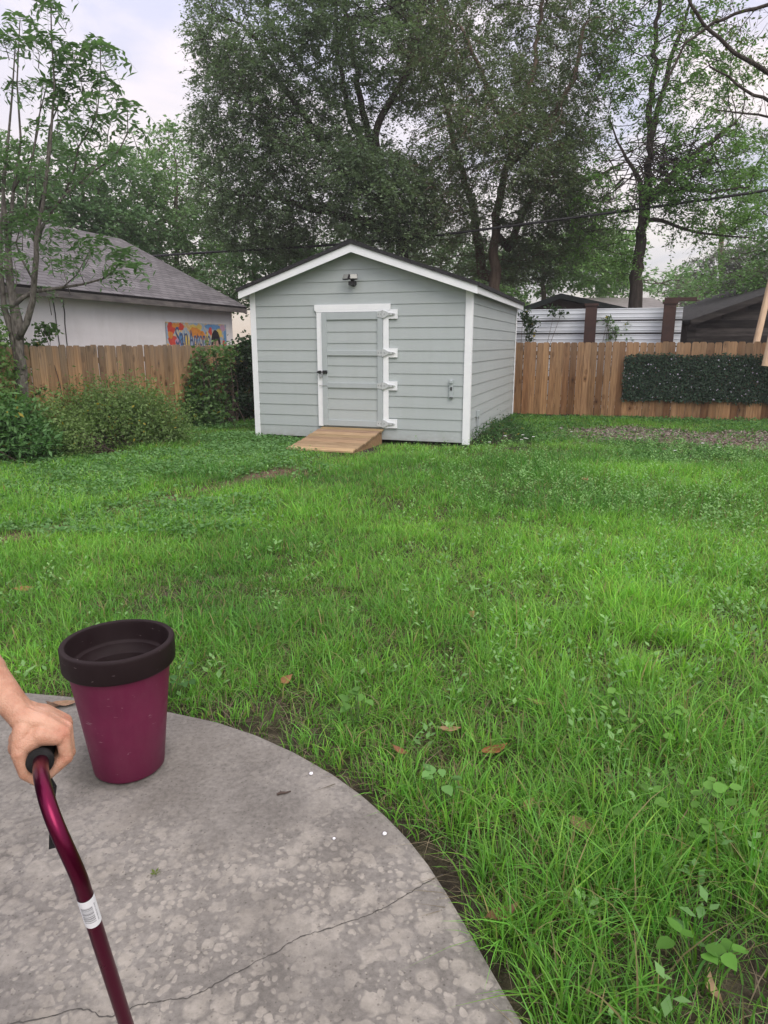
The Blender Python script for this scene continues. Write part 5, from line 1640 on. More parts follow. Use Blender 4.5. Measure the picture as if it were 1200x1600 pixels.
# faux ivy panel hung on the back fence
def ivy_panel():
    c = FR0 - E1 * 0.012
    def fx(px):    # position along the fence face
        d = ray(px, 590); o = np.array([0, 0, CAMH])
        t = ((c - o) @ E1) / (d @ E1)
        return ((o + d * t) - of) @ E2
    x0, x1 = fx(975), fx(975) + 3.1
    root = empty('artificial_hedge', of - E1 * 0.02, -YAW, 'dark green artificial ivy panel with tiny pale flowers hung on the back fence', 'hedge panel')
    z0, z1 = 0.40, 1.325
    b = MB()
    for k in range(int((x1 - x0) / 0.1) + 1): b.box(x0 + k * 0.1 - .003, x0 + k * 0.1 + .003, -0.014, -0.008, z0, z1)
    for k in range(10): b.box(x0, x1, -0.021, -0.015, z0 + k * (z1 - z0) / 9 - .003, z0 + k * (z1 - z0) / 9 + .003)
    b.build('mesh_backing', M['green_metal'], root)
    n = 15000
    P = np.stack([rng.uniform(x0, x1, n), -0.024 - rng.random(n) * 0.022, rng.uniform(z0, z1, n)], -1)
    P[:, 0] += rng.normal(0, .014, n); P[:, 2] += rng.normal(0, .02, n) + 0.012 * np.sin(P[:, 0] * 5.1)
    nr = rng.normal(0, .55, (n, 3)); nr[:, 1] -= 1.0; nr[:, 2] += 0.35
    t = rng.random((n, 1)) ** 1.6
    T = np.array([0.01, 0.026, 0.015]) * (1 - t) + np.array([0.06, 0.11, 0.065]) * t
    V, Q, C = leaf_quads(P, 0.045, 0.65, 0, T, nrm=nr)
    np_mesh('ivy_leaves', V, Q, None, C, M['leaf'], root)
    rr = random.Random(5)
    for k in range(80):
        f = MB()
        p = Vector((rr.uniform(x0, x1), -0.058, rr.uniform(z0 + .03, z1 - .05)))
        g = rr.uniform(.6, 1)
        f.tint = (g * .95, g * .9, g)
        f.M = Matrix.Translation(p) @ Matrix.Rotation(rr.uniform(0, 6), 4, 'Y')
        s = rr.uniform(.006, .013)
        for j in range(4):
            a = j * math.pi / 2
            f.add([(0, 0, 0), (s * math.cos(a - .5), -.004, s * math.sin(a - .5)), (1.5 * s * math.cos(a), -.002, 1.5 * s * math.sin(a)), (s * math.cos(a + .5), -.004, s * math.sin(a + .5))], [(0, 1, 2, 3)])
        f.build('tiny_flower', M['petal_tint'], root)
M['petal_tint'] = pm('lilac_white_petal', (0.62, 0.6, 0.68), (0.7, 0.68, 0.75), 10, rough=.6, bmp=0, tint=True)
ivy_panel()

# ------------------------------------------------------------------ white house on the left
def make_house():
    W0 = np.array([-3.71, 17.5, 0.0])
    root = empty('white_house', W0, math.pi / 2 - YAW, 'white stucco house with a grey shingle gable roof beyond the side fence', 'house')
    # local: x runs away from the camera along the wall, -x towards the camera; y to the left (into the house)
    Lw, Dp, h, rise = 13.0, 6.4, 2.5, 0.49
    b = MB()
    b.prism([(0, 0, 0), (0, Dp, 0), (0, Dp, h), (0, Dp / 2, h + rise * Dp / 2), (0, 0, h)], (-Lw, 0, 0))
    wall = b.build('wall', M['stucco'], root)
    b = MB(); b.box(-Lw, -5.45, -0.02, -0.003, h - 0.19, h - 0.07); b.build('frieze_board', M['trim_old'], root)
    ov, oh = 0.3, 0.22
    for sg in (0, 1):
        y_e = -ov if sg == 0 else Dp + ov
        # slab as its own mesh with x along the eave and y up the slope
        L_ = math.hypot(Dp / 2 + ov, (Dp / 2 + ov) * rise)
        m = MB(); m.box(-Lw - .2, oh, 0, L_, 0, 0.045)
        r = m.build('roof', M['shingles'], root)
        ang = math.atan(rise)
        r.location = (0, y_e, h - ov * rise + 0.04)
        r.rotation_euler = (ang, 0, 0)
        if sg == 1:
            r.rotation_euler = (ang, 0, math.pi)
            r.location = (-Lw + .02, y_e, h - ov * rise + 0.04)
        f = MB()
        f.box(-Lw - .15, oh - .02, min(y_e, y_e + (0.025 if sg == 0 else -0.025)), max(y_e, y_e + (0.025 if sg == 0 else -0.025)), h - ov * rise - 0.06, h - ov * rise + 0.04)
        f.build('eave_board', M['old_fascia'], root)
    # soffit
    s = MB(); s.box(-Lw, oh - 0.03, -ov + 0.026, -0.003, h - ov * rise - 0.03, h - ov * rise - 0.015); s.build('soffit', M['old_fascia'], root)
    # rake boards on the near-visible gable
    for sg in (-1, 1):
        r = MB()
        ya, yb = Dp / 2, Dp / 2 + sg * (Dp / 2 + ov)
        za, zb = h + rise * Dp / 2 + .035, h - ov * rise + .035
        r.prism([(oh - .03, ya, za), (oh - .03, yb, zb), (oh - .03, yb, zb - .13), (oh - .03, ya, za - .14)], (.025, 0, 0))
        r.build('rake_board', M['old_fascia'], root)
    # two thin cables down the wall
    for px0, px1 in ((82, 92), (97, 104)):
        def wx(px, py):
            d = ray(px, py); o = np.array([0, 0, CAMH]); t = ((W0 - o) @ NW) / (d @ NW)
            p = o + d * t - W0
            return p @ E1, p[2]
        c = MB()
        a, za = wx(px0, 470); bb, zb = wx(px1, 538)
        c.tube([(a, -0.012, h - .2), (a + .02, -0.012, za - .2), ((a + bb) / 2, -0.012, (za + zb) / 2), (bb, -.012, zb), (bb, -.012, 0.3)], 0.008, 6)
        c.build('wall_cable', M['wire'], root)
    return W0
M['trim_old'] = pm('old_white_paint', (0.42, 0.39, 0.34), (0.6, 0.57, 0.52), 5, (1, 1, 4), 0.8, bmp=.2)
M['old_fascia'] = pm('rotten_grey_fascia', (0.07, 0.065, 0.065), (0.2, 0.18, 0.17), 2.5, (1.2, 6, 6), 0.9, bmp=.4)
HW0 = make_house()

def mural():
    def wx(px, py):
        d = ray(px, py); o = np.array([0, 0, CAMH]); t = ((HW0 - NW * 0.03 - o) @ NW) / (d @ NW)
        p = o + d * t
        return (p - HW0) @ E1, p[2]
    xa, zt = wx(259, 504); xb, zt2 = wx(352, 506)
    z1 = (zt + zt2) / 2
    Wd = xb - xa; Hd = 0.95
    o3 = HW0 + E1 * xa - NW * 0.035; 
    root = empty('painted_board', (o3[0], o3[1], z1 - Hd), math.pi / 2 - YAW, 'colourful painted board reading San Antonio with a dark haired head, on the white wall', 'mural')
    b = MB(); b.box(0, Wd, -0.012, 0.012, 0, Hd); bd = b.build('board', M['mural'], root)
    # painted shapes, each a thin coat on the board: u right, w up
    def coat(name, polys, mat, k):
        for P in polys:
            m = MB()
            m.prism([(u * Wd, -0.0125, w * Hd) for u, w in P], (0, -0.0006 * k, 0))
            m.build(name, mat, root)
    rr = random.Random(6)
    def blob(cu, cw, ru, rw, n=9, j=.25):
        return [(min(.995, max(.005, cu + ru * (1 + rr.uniform(-j, j)) * math.cos(a))), min(.995, max(.005, cw + rw * (1 + rr.uniform(-j, j)) * math.sin(a)))) for a in np.linspace(0, 2 * math.pi, n, endpoint=False)]
    coat('paint_patch', [blob(.06, .85, .06, .14), blob(.07, .6, .07, .12), blob(.06, .35, .05, .12), blob(.2, .9, .07, .08)], M['p_red'], 1)
    coat('paint_patch', [blob(.05, .72, .04, .08), blob(.13, .93, .06, .06), blob(.45, .78, .1, .12), blob(.56, .72, .05, .1), blob(.1, .25, .08, .1)], M['p_orange'], 2)
    coat('paint_patch', [blob(.3, .45, .04, .28), blob(.4, .88, .06, .1), blob(.26, .25, .07, .14), blob(.86, .8, .06, .12), blob(.5, .88, .05, .08), blob(.64, .62, .03, .2)], M['p_yellow'], 1)
    coat('paint_patch', [blob(.75, .93, .14, .06), blob(.5, .3, .16, .1), blob(.94, .3, .05, .22), blob(.2, .55, .03, .25), blob(.97, .7, .025, .2)], M['p_blue'], 1)
    coat('paint_patch', [blob(.93, .9, .05, .08), blob(.15, .55, .04, .12)], M['p_pink'], 2)
    coat('paint_patch', [blob(.94, .52, .035, .1), blob(.7, .83, .035, .09)], M['p_red'], 3)
    hair = [(.71, .1), (.70, .4), (.71, .62), (.73, .76), (.765, .85), (.80, .86), (.84, .81), (.865, .7), (.88, .53), (.885, .33), (.885, .1)]
    coat('painted_hair', [hair], M['p_hair_paint'], 4)
    face = [(.745, .08), (.735, .33), (.735, .5), (.755, .6), (.79, .64), (.83, .6), (.845, .48), (.845, .3), (.84, .08)]
    coat('painted_face', [face], M['p_face_paint'], 6)
    coat('painted_brow', [[(.75, .42), (.785, .43), (.785, .405), (.75, .395)], [(.795, .43), (.83, .42), (.83, .395), (.795, .405)]], M['p_hair_paint'], 8)
    # lettering
    for word, u, w, sx, sz in (('San', .12, .50, .19, .40), ('Antonio', .33, .48, .36, .36)):
        cu = bpy.data.curves.new('lettering', 'FONT')
        cu.body = word
        cu.extrude = 0.001
        cu.offset = 0.004
        tmp = bpy.data.objects.new('lettering', cu)
        COL.objects.link(tmp)
        dg = bpy.context.evaluated_depsgraph_get()
        me = bpy.data.meshes.new_from_object(tmp.evaluated_get(dg))
        bpy.data.objects.remove(tmp)
        co = np.zeros(len(me.vertices) * 3); me.vertices.foreach_get('co', co); co = co.reshape(-1, 3)
        mn, mx = co.min(0), co.max(0)
        q = np.zeros_like(co)
        q[:, 0] = (u + (co[:, 0] - mn[0]) / (mx[0] - mn[0]) * sx) * Wd
        q[:, 2] = (w + (co[:, 1] - mn[1]) / (mx[1] - mn[1]) * sz) * Hd
        q[:, 1] = -0.0165 - (co[:, 2] - mn[2])
        me.vertices.foreach_set('co', q.ravel())
        me.update()
        link_mesh('lettering', me, M['p_grey_blue'], root)
mural()

# ------------------------------------------------------------------ things beyond the back fence
def back_things():
    # corrugated metal fence
    Yb = 17.0
    o = FR0 + E1 * 1.15 - E2 * 1.6
    def fx(px, py=500):
        d = ray(px, py); c = np.array([0, 0, CAMH]); t = ((o - c) @ E1) / (d @ E1)
        p = c + d * t
        return (p - o) @ E2, p[2]
    xe, zt = fx(1068, 478)
    _, ztop = fx(900, 482)
    root = empty('metal_fence', o, -YAW, 'white corrugated metal fence standing behind the back picket fence', 'fence')
    for k, zz in enumerate(np.arange(0.1, ztop, 0.285)):
        m = MB()
        prof = []
        z = zz
        z_end = min(zz + 0.27, ztop)
        i = 0
        while z < z_end:
            for dz, dy in ((0, 0), (.04, 0), (.045, -.01), (.06, -.01), (.065, 0)):
                if z + dz <= z_end: prof.append((dy, z + dz))
            z += 0.09
        prof = sorted(set(prof), key=lambda p: p[1])
        L_ = xe
        vs = [(0, p[0], p[1]) for p in prof] + [(L_, p[0], p[1]) for p in prof] + [(0, p[0] + .004, p[1]) for p in prof] + [(L_, p[0] + .004, p[1]) for p in prof]
        n = len(prof)
        fs = []
        for a in range(n - 1):
            fs.append((a, n + a, n + a + 1, a + 1)); fs.append((2 * n + a, 2 * n + a + 1, 3 * n + a + 1, 3 * n + a))
        m.add(vs, fs)
        m.build('metal_sheet', M['sheet'], root)
    for z in np.arange(0.1, ztop, 0.285):
        r = MB(); r.box(0, xe, 0.01, 0.05, z - 0.03, z + 0.015); r.build('rail', M['dark_roof'], root)
    # brown steel posts
    for px, top_py, wpx, lab in ((925, 479, 16, 'brown steel post left of the leaning trunk, in front of the metal sheets'), (1046, 476, 16, 'brown steel post with a flat cap arm, right of the leaning trunk')):
        xc, zz = fx(px, top_py)
        w = wpx * 16.7 / FPX
        p = o + E2 * xc - E1 * 0.28
        pr = empty('steel_post', (p[0], p[1], 0), -YAW, lab, 'post', 'brown steel posts before the metal fence')
        m = MB()
        m.box(-w / 2, w / 2, -0.08, -0.068, -.05, zz); m.box(-w / 2, w / 2, 0.068, 0.08, -.05, zz); m.box(-0.008, 0.008, -0.067, 0.067, -.05, zz)
        m.build('beam', M['brown_steel'], pr)
        c = MB(); c.box(-w * .62, w * .62, -0.1, 0.1, zz + .002, zz + .05); c.build('cap', M['brown_steel'], pr)
        if px > 1000:
            a = MB(); a.box(-w * .5, 0.52, -0.06, 0.06, zz + .053, zz + .13); a.build('arm', M['brown_steel'], pr)
    # brown gabled shed behind
    Y = 20.0
    a, l, r = at(875, 459, Y), at(812, 481, Y), at(972, 481, Y + .2)
    base = np.array([(l[0] + r[0]) / 2, Y, 0])
    rt = empty('brown_shed', base, -R(6), 'low brown shed with a dark green edged gable roof behind the metal fence', 'shed')
    half = (r[0] - l[0]) / 2; ax = a[0] - base[0]; ev, ap = l[2], a[2]
    m = MB(); m.prism([(-half + .1, 0.05, -.05), (half - .1, 0.05, -.05), (half - .1, 0.05, ev - .05), (ax, 0.05, ap - .1), (-half + .1, 0.05, ev - .05)], (0, 4, 0)); m.build('wall', M['brown_wall'], rt)
    for xs, nm in ((-half - .05, 'roof_slope'), (half + .05, 'roof_slope')):
        m = MB(); m.prism([(ax, -.25, ap), (xs, -.25, ev - .03), (xs, -.25, ev - .17), (ax, -.25, ap - .14)], (0, 4.5, 0)); m.build(nm, M['green_metal'], rt)
    # grey roofed house farther back
    Y = 26.0
    lt, rt_, lb, rb = at(955, 466, Y), at(1058, 464, Y), at(925, 482, Y - 2.4), at(1060, 480, Y - 2.4)
    g = empty('grey_roofed_house', (lb[0], Y - 2.4, 0), 0, 'distant house whose pale grey low roof shows between the two steel posts', 'house')
    m = MB(); m.box(0.2, rb[0] - lb[0] - .2, 0.3, 5.5, -.05, lb[2] - .04); m.build('wall', M['stucco'], g)
    m = MB(); dx = rb[0] - lb[0]
    m.prism([(0, 0, lb[2]), (0, 2.4, lt[2] + .02), (0, 6, lb[2]), (0, 6, lb[2] - .05), (0, 2.4, lt[2] - .08), (0, 0, lb[2] - .06)], (dx, 0, 0)); m.build('roof', M['grey_roof'], g)
    # dark barn on the right
    Y = 18.3
    e, a2 = at(1072, 500, Y), at(1330, 412, Y - .4)
    b0 = np.array([e[0], Y, 0])
    bt = empty('dark_barn', b0, -R(4), 'weathered dark board barn with a sloping roof beyond the back fence', 'barn')
    W_ = a2[0] - e[0]; ze, za = e[2], a2[2]
    m = MB()
    rr = random.Random(1)
    z = -0.05
    while z < za - .05:
        z1 = min(z + 0.2, za - .06)
        xl = 0.18 if z < ze - .05 else max(.18, (z1 - ze + .12) / (za - ze) * W_)
        xr = 2 * W_ - xl
        if xr <= xl: break
        k = rr.uniform(.55, 1.5)
        m.tint = (k, k, k)
        m.box(xl, xr, 0.0, 0.03 + rr.uniform(0, .006), z + .004, z1)
        z += 0.2
    m.build('wall_boards', M['dark_boards'], bt)
    m = MB(); m.prism([(.2, 0.04, -.05), (2 * W_ - .2, .04, -.05), (2 * W_ - .2, .04, ze - .1), (W_, .04, za - .15), (.2, .04, ze - .1)], (0, 5, 0)); m.build('wall', M['brown_wall'], bt)
    for xs in (0.0, 2 * W_):
        m = MB(); m.prism([(W_, -.3, za), (xs, -.3, ze), (xs, -.3, ze - .05), (W_, -.3, za - .05)], (0, 5.6, 0)); m.build('roof_slope', M['dark_roof'], bt)
        m = MB(); m.prism([(W_, -.33, za - .01), (xs, -.33, ze - .01), (xs, -.33, ze - .16), (W_, -.33, za - .16)], (0, .028, 0)); m.build('rake_board', M['dark_boards'], bt)
    m = MB(); m.box(.05, .26, -.03, -.004, -.05, ze - .12); m.build('corner_post', M['dark_boards'], bt)
    # utility poles
    for px, top, bot, Y, r, lab in ((1127, 345, 480, 38, 0.13, 'taller brown utility pole rising behind the barn roof'), (1058, 430, 485, 44, 0.14, 'short looking far brown utility pole above the cap arm of the steel post')):
        p, q = at(px, top, Y), at(px - 2, bot, Y)
        u = empty('utility_pole', (q[0], Y, 0), 0, lab, 'utility pole', 'utility poles beyond the alley')
        m = MB(); m.tube([(0, 0, -.2), (0.02, 0, p[2] * .5), (p[0] - q[0], 0, p[2])], [r * 1.15, r, r * .85], 10); m.build('pole', M['old_pole'], u)
        m = MB(); m.box(-.5 + p[0] - q[0], .5 + p[0] - q[0], -r - .1, -r, p[2] - .5, p[2] - .4); m.build('cross_arm', M['old_pole'], u)
    # leaning lumber behind the fence
    p, q = at(1176, 560, 16.0), at(1222, 365, 16.3)
    d = (q - p) / np.linalg.norm(q - p)
    p0 = p + d * (-p[2] / d[2]); q1 = q + d * 0.6
    lp = empty('lumber_pole', p0, 0, 'pale round lumber pole leaning behind the right end of the back fence', 'pole')
    m = MB(); m.tube([Vector((0, 0, 0)), Vector((q1 - p0) * .5), Vector(q1 - p0)], [0.075, .07, .065], 12); m.build('pole', M['lumber'], lp)
    # braced timber post standing just outside the frame
    Yp = 14.0
    p = at(1196, 572, Yp); q = at(1236, 395, Yp)
    d = (q - p) / np.linalg.norm(q - p)
    tp = p + d * 3.4
    s = empty('timber_brace', (tp[0], Yp, 0), 0, 'pale slanting timber brace ending in front of the ivy panel', 'brace')
    m = MB(); m.box(-.06, .06, -.06, .06, -.1, tp[2] + .15); m.build('post', M['lumber'], s)
    m = MB(); v = p - np.array([tp[0], Yp, 0]); w = tp - np.array([tp[0], Yp, 0])
    m.tube([Vector(v), Vector(w)], 0.075, 12); m.build('brace', M['lumber'], s)
back_things()

def overhead_cable():
    ks = [(-500, 470, 24), (0, 421, 22), (240, 399, 20.6), (480, 386, 18.8), (660, 371, 17.7), (820, 350, 17.1), (1010, 325, 16.5), (1200, 298, 15.8), (1500, 240, 14.5)]
    pts = [at(*k) for k in ks]
    m = MB()
    base = np.array([pts[0][0], pts[0][1], 0])
    # smooth through the surveyed points
    P = np.array(pts); t = np.linspace(0, 1, len(P)); T = np.linspace(0, 1, 60)
    Q = np.stack([np.interp(T, t, P[:, k]) for k in range(3)], -1)
    for _ in range(6): Q[1:-1] = (Q[:-2] + 2 * Q[1:-1] + Q[2:]) / 4
    m.tube([Vector(q) for q in Q], 0.03, 6)
    o = m.build('overhead_cable', M['cable'], smooth=True)
    tag(o, 'thick black overhead cable slung across the yard behind the shed', 'cable')
overhead_cable()

# ------------------------------------------------------------------ planter pot
def make_pot():
    b = gp(203, 1196, PZ)
    root = empty('planter_pot', (b[0], b[1], PZ), 0, 'tall magenta plastic planter with a dark brown rim on the concrete', 'planter')
    Hh = 0.50
    rb, rt = 0.124, 0.173
    m = MB()
    m.lathe([(0.0, 0.0), (rb - .012, 0.0), (rb, 0.012), (rb + (rt - rb) * .5, Hh * .44), (rt, Hh * .84), (rt + .002, Hh * .86), (rt - .006, Hh * .86), (rt - 0.012, Hh * .8), (rb - .004, 0.02), (0, 0.02)], 72)
    m.build('pot_body', M['pot'], root, smooth=True)
    m = MB()
    ro = 0.1915
    m.lathe([(rt - .004, Hh * 0.830), (ro - .010, Hh * 0.832), (ro - .003, Hh * 0.838), (ro, Hh * 0.850), (ro + .002, Hh * .985), (ro + .001, Hh * 1.0), (ro - .001, Hh * 1.006), (ro - .004, Hh * 1.008), (ro - .015, Hh * 1.008), (ro - .018, Hh * 1.006), (ro - .019, Hh * 1.0), (ro - .020, Hh * .97), (rt - .006, Hh * .88), (rt - .012, Hh * .83), (rt - .016, Hh * .82)], 72)
    m.build('rim', M['pot_rim'], root, smooth=True)
    m = MB()
    m.lathe([(rt - .0125, Hh * .875), (rt - .0135, Hh * .862), (rt - .024, Hh * .858), (rt - .0255, Hh * .853), (rt - .028, Hh * .79), (rt - .038, Hh * .786), (rt - .0395, Hh * .78), (rt - .044, Hh * .7), (rt - .046, Hh * .695), (rt - .052, Hh * .5), (0.0, Hh * .495)], 72)
    m.build('inner_liner', M['pot_rim'], root, smooth=True)
    m = MB()
    rr = random.Random(3)
    vs, fs = [(0, 0, Hh * .55)], []
    n = 40
    for ring in range(1, 7):
        for k in range(n):
            a = 2 * math.pi * k / n
            r = (rt - .049) * ring / 6
            vs.append((r * math.cos(a), r * math.sin(a), Hh * .55 + rr.gauss(0, .005)))
    for k in range(n): fs.append((0, 1 + k, 1 + (k + 1) % n))
    for ring in range(5):
        for k in range(n):
            a0 = 1 + ring * n + k; a1 = 1 + ring * n + (k + 1) % n
            fs.append((a0, a0 + n, a1 + n, a1))
    m.add(vs, fs)
    m.build('soil', M['soil_in'], root)
make_pot()

# ------------------------------------------------------------------ litter: fallen leaves, twig, pebbles
def fallen_leaf(px, py, L_, yaw, tint, curl, label, z=None, group='dry brown leaves fallen on the lawn and slab', roll=0.0):
    h = PZ if z else 0.0
    p = gp(px, py, h)
    zz = PZ + .004 if z else float(gz(p[0], p[1])) + 0.035
    m = MB(); m.tint = tint
    n = 8
    vs, fs = [], []
    rr = random.Random(int(px + py))
    for i in range(n + 1):
        t = i / n
        w = L_ * 0.24 * math.sin(math.pi * min(.98, max(.03, t)) ** .8)
        lift = curl * L_ * (t - .5) ** 2 * 1.6
        for j in (-1, -.5, 0, .5, 1):
            vs.append(((t - .5) * L_, w * j * (1 - .3 * curl * abs(j)), lift + abs(j) ** 1.5 * w * curl * .9 + rr.gauss(0, L_ * .008)))
    for i in range(n):
        for j in range(4):
            a = i * 5 + j
            fs.append((a, a + 1, a + 6, a + 5))
    m.add(vs, fs)
    stem = MB()
    m.tube([(-.5 * L_, 0, curl * L_ * .4), (-.62 * L_, 0, curl * L_ * .45)], [.0016, .0012], 4)
    o = m.build('fallen_leaf', M['dry_leaf'], None, smooth=True)
    o.location = (p[0], p[1], zz)
    o.rotation_euler = (roll, 0, yaw)
    tag(o, label, 'leaf', group)
fallen_leaf(105, 1102, 0.108, 0.2, (1.3, 1.15, 1.1), .35, 'curled tan leaf on the concrete touching the left of the purple planter', z=1)
fallen_leaf(84, 1106, 0.072, -0.4, (.75, .65, .62), .6, 'small dark curled leaf on the concrete at the slab edge left of the planter', z=1)
fallen_leaf(703, 1152, 0.094, 0.1, (1.3, 1.15, .95), .2, 'flat tan leaf on bare soil beyond the curve of the slab')
fallen_leaf(627, 1190, 0.079, -0.7, (1.0, .6, .4), .6, 'rolled red brown leaf beside the curved slab edge')
fallen_leaf(772, 1186, 0.122, 0.5, (1.0, .6, .3), .3, 'long orange brown leaf in thin grass right of the flat tan leaf')
fallen_leaf(1053, 1362, 0.108, 1.3, (1.6, 1.3, .95), .5, 'upright pale brown leaf below the heart leaved weed', roll=.7)
fallen_leaf(912, 1308, 0.108, -0.9, (1.3, 1.2, .95), .3, 'tan leaf half hidden in grass left of the heart leaved weed', roll=.4)
fallen_leaf(824, 1272, 0.079, 1.0, (1.4, 1.3, 1.0), .3, 'tan leaf in tall grass left of the half hidden one', roll=.5)
fallen_leaf(785, 1447, 0.108, 0.5, (.8, .62, .5), .5, 'dull brown leaf in the grass beside the crack end of the slab')
fallen_leaf(1105, 1566, 0.094, 1.4, (1.7, 1.7, 1.65), .8, 'crumpled pale grey leaf on bare soil beside the lower broad leaved weed', roll=.4)
fallen_leaf(736, 966, 0.094, 1.2, (1.5, 1.3, .9), .3, 'single tan leaf in the middle of the lawn', roll=.8)
fallen_leaf(842, 1107, 0.094, -0.4, (1.3, 1.2, .9), .2, 'tan leaf in the lawn above the long orange brown one')
fallen_leaf(446, 1072, 0.094, 1.1, (1.1, .8, .5), .4, 'brown leaf in the grass right of the planter', roll=.6)
fallen_leaf(40, 930, 0.115, 0.3, (1.2, .8, .45), .3, 'orange brown leaf in the grass far left of the purple planter', roll=.4)
fallen_leaf(1195, 1358, 0.094, 0.8, (1.3, 1.2, 1.0), .3, 'tan leaf on bare soil right of the upright pale brown leaf', roll=.3)
fallen_leaf(915, 752, 0.115, 0.2, (1.3, .9, .6), .3, 'brown leaf in the far lawn before the wood chips', roll=.5)

def litter():
    p = gp(443, 1241, PZ)
    m = MB()
    m.tube([(-.022, -.006, .004), (-.008, 0, .006), (.008, .002, .005), (.024, .012, .004)], [.004, .005, .0035, .002], 6)
    m.tube([(-.008, 0, .006), (-.012, .01, .007)], [.003, .0015], 5)
    o = m.build('twig', M['twig']); o.location = (p[0], p[1], PZ); tag(o, 'short dark twig lying on the concrete right of the planter', 'twig')
    for px, py, r, lab in ((486, 1210, .008, 'white pebble on the concrete near the grass, above the dark twig'), (601, 1304, .0075, 'largest white pebble near the curved slab edge'), (522, 1311, .005, 'tiny white pebble left of the largest one')):
        p = gp(px, py, PZ)
        bm = bmesh.new(); bmesh.ops.create_icosphere(bm, subdivisions=2, radius=r)
        rr = random.Random(px)
        for v in bm.verts: v.co *= rr.uniform(.85, 1.1); v.co.z *= .6
        me = bpy.data.meshes.new('pebble'); bm.to_mesh(me); bm.free()
        o = link_mesh('pebble', me, M['pebble'], None, True); o.location = (p[0], p[1], PZ + r * .5)
        tag(o, lab, 'pebble', 'white pebbles on the concrete')
    p = gp(243, 1365, PZ)
    m = MB()
    for k in range(5):
        a = k * 1.3; m.tint = (.12, .16, .04)
        m.add([(0, 0, .002), (.01 * math.cos(a - .4), .01 * math.sin(a - .4), .006), (.017 * math.cos(a), .017 * math.sin(a), .009), (.01 * math.cos(a + .4), .01 * math.sin(a + .4), .004)], [(0, 1, 2, 3)])
    o = m.build('leaf_sprig', M['weed']); o.location = (p[0], p[1], PZ); tag(o, 'tiny green leaf sprig on the concrete below the planter', 'sprig')
litter()

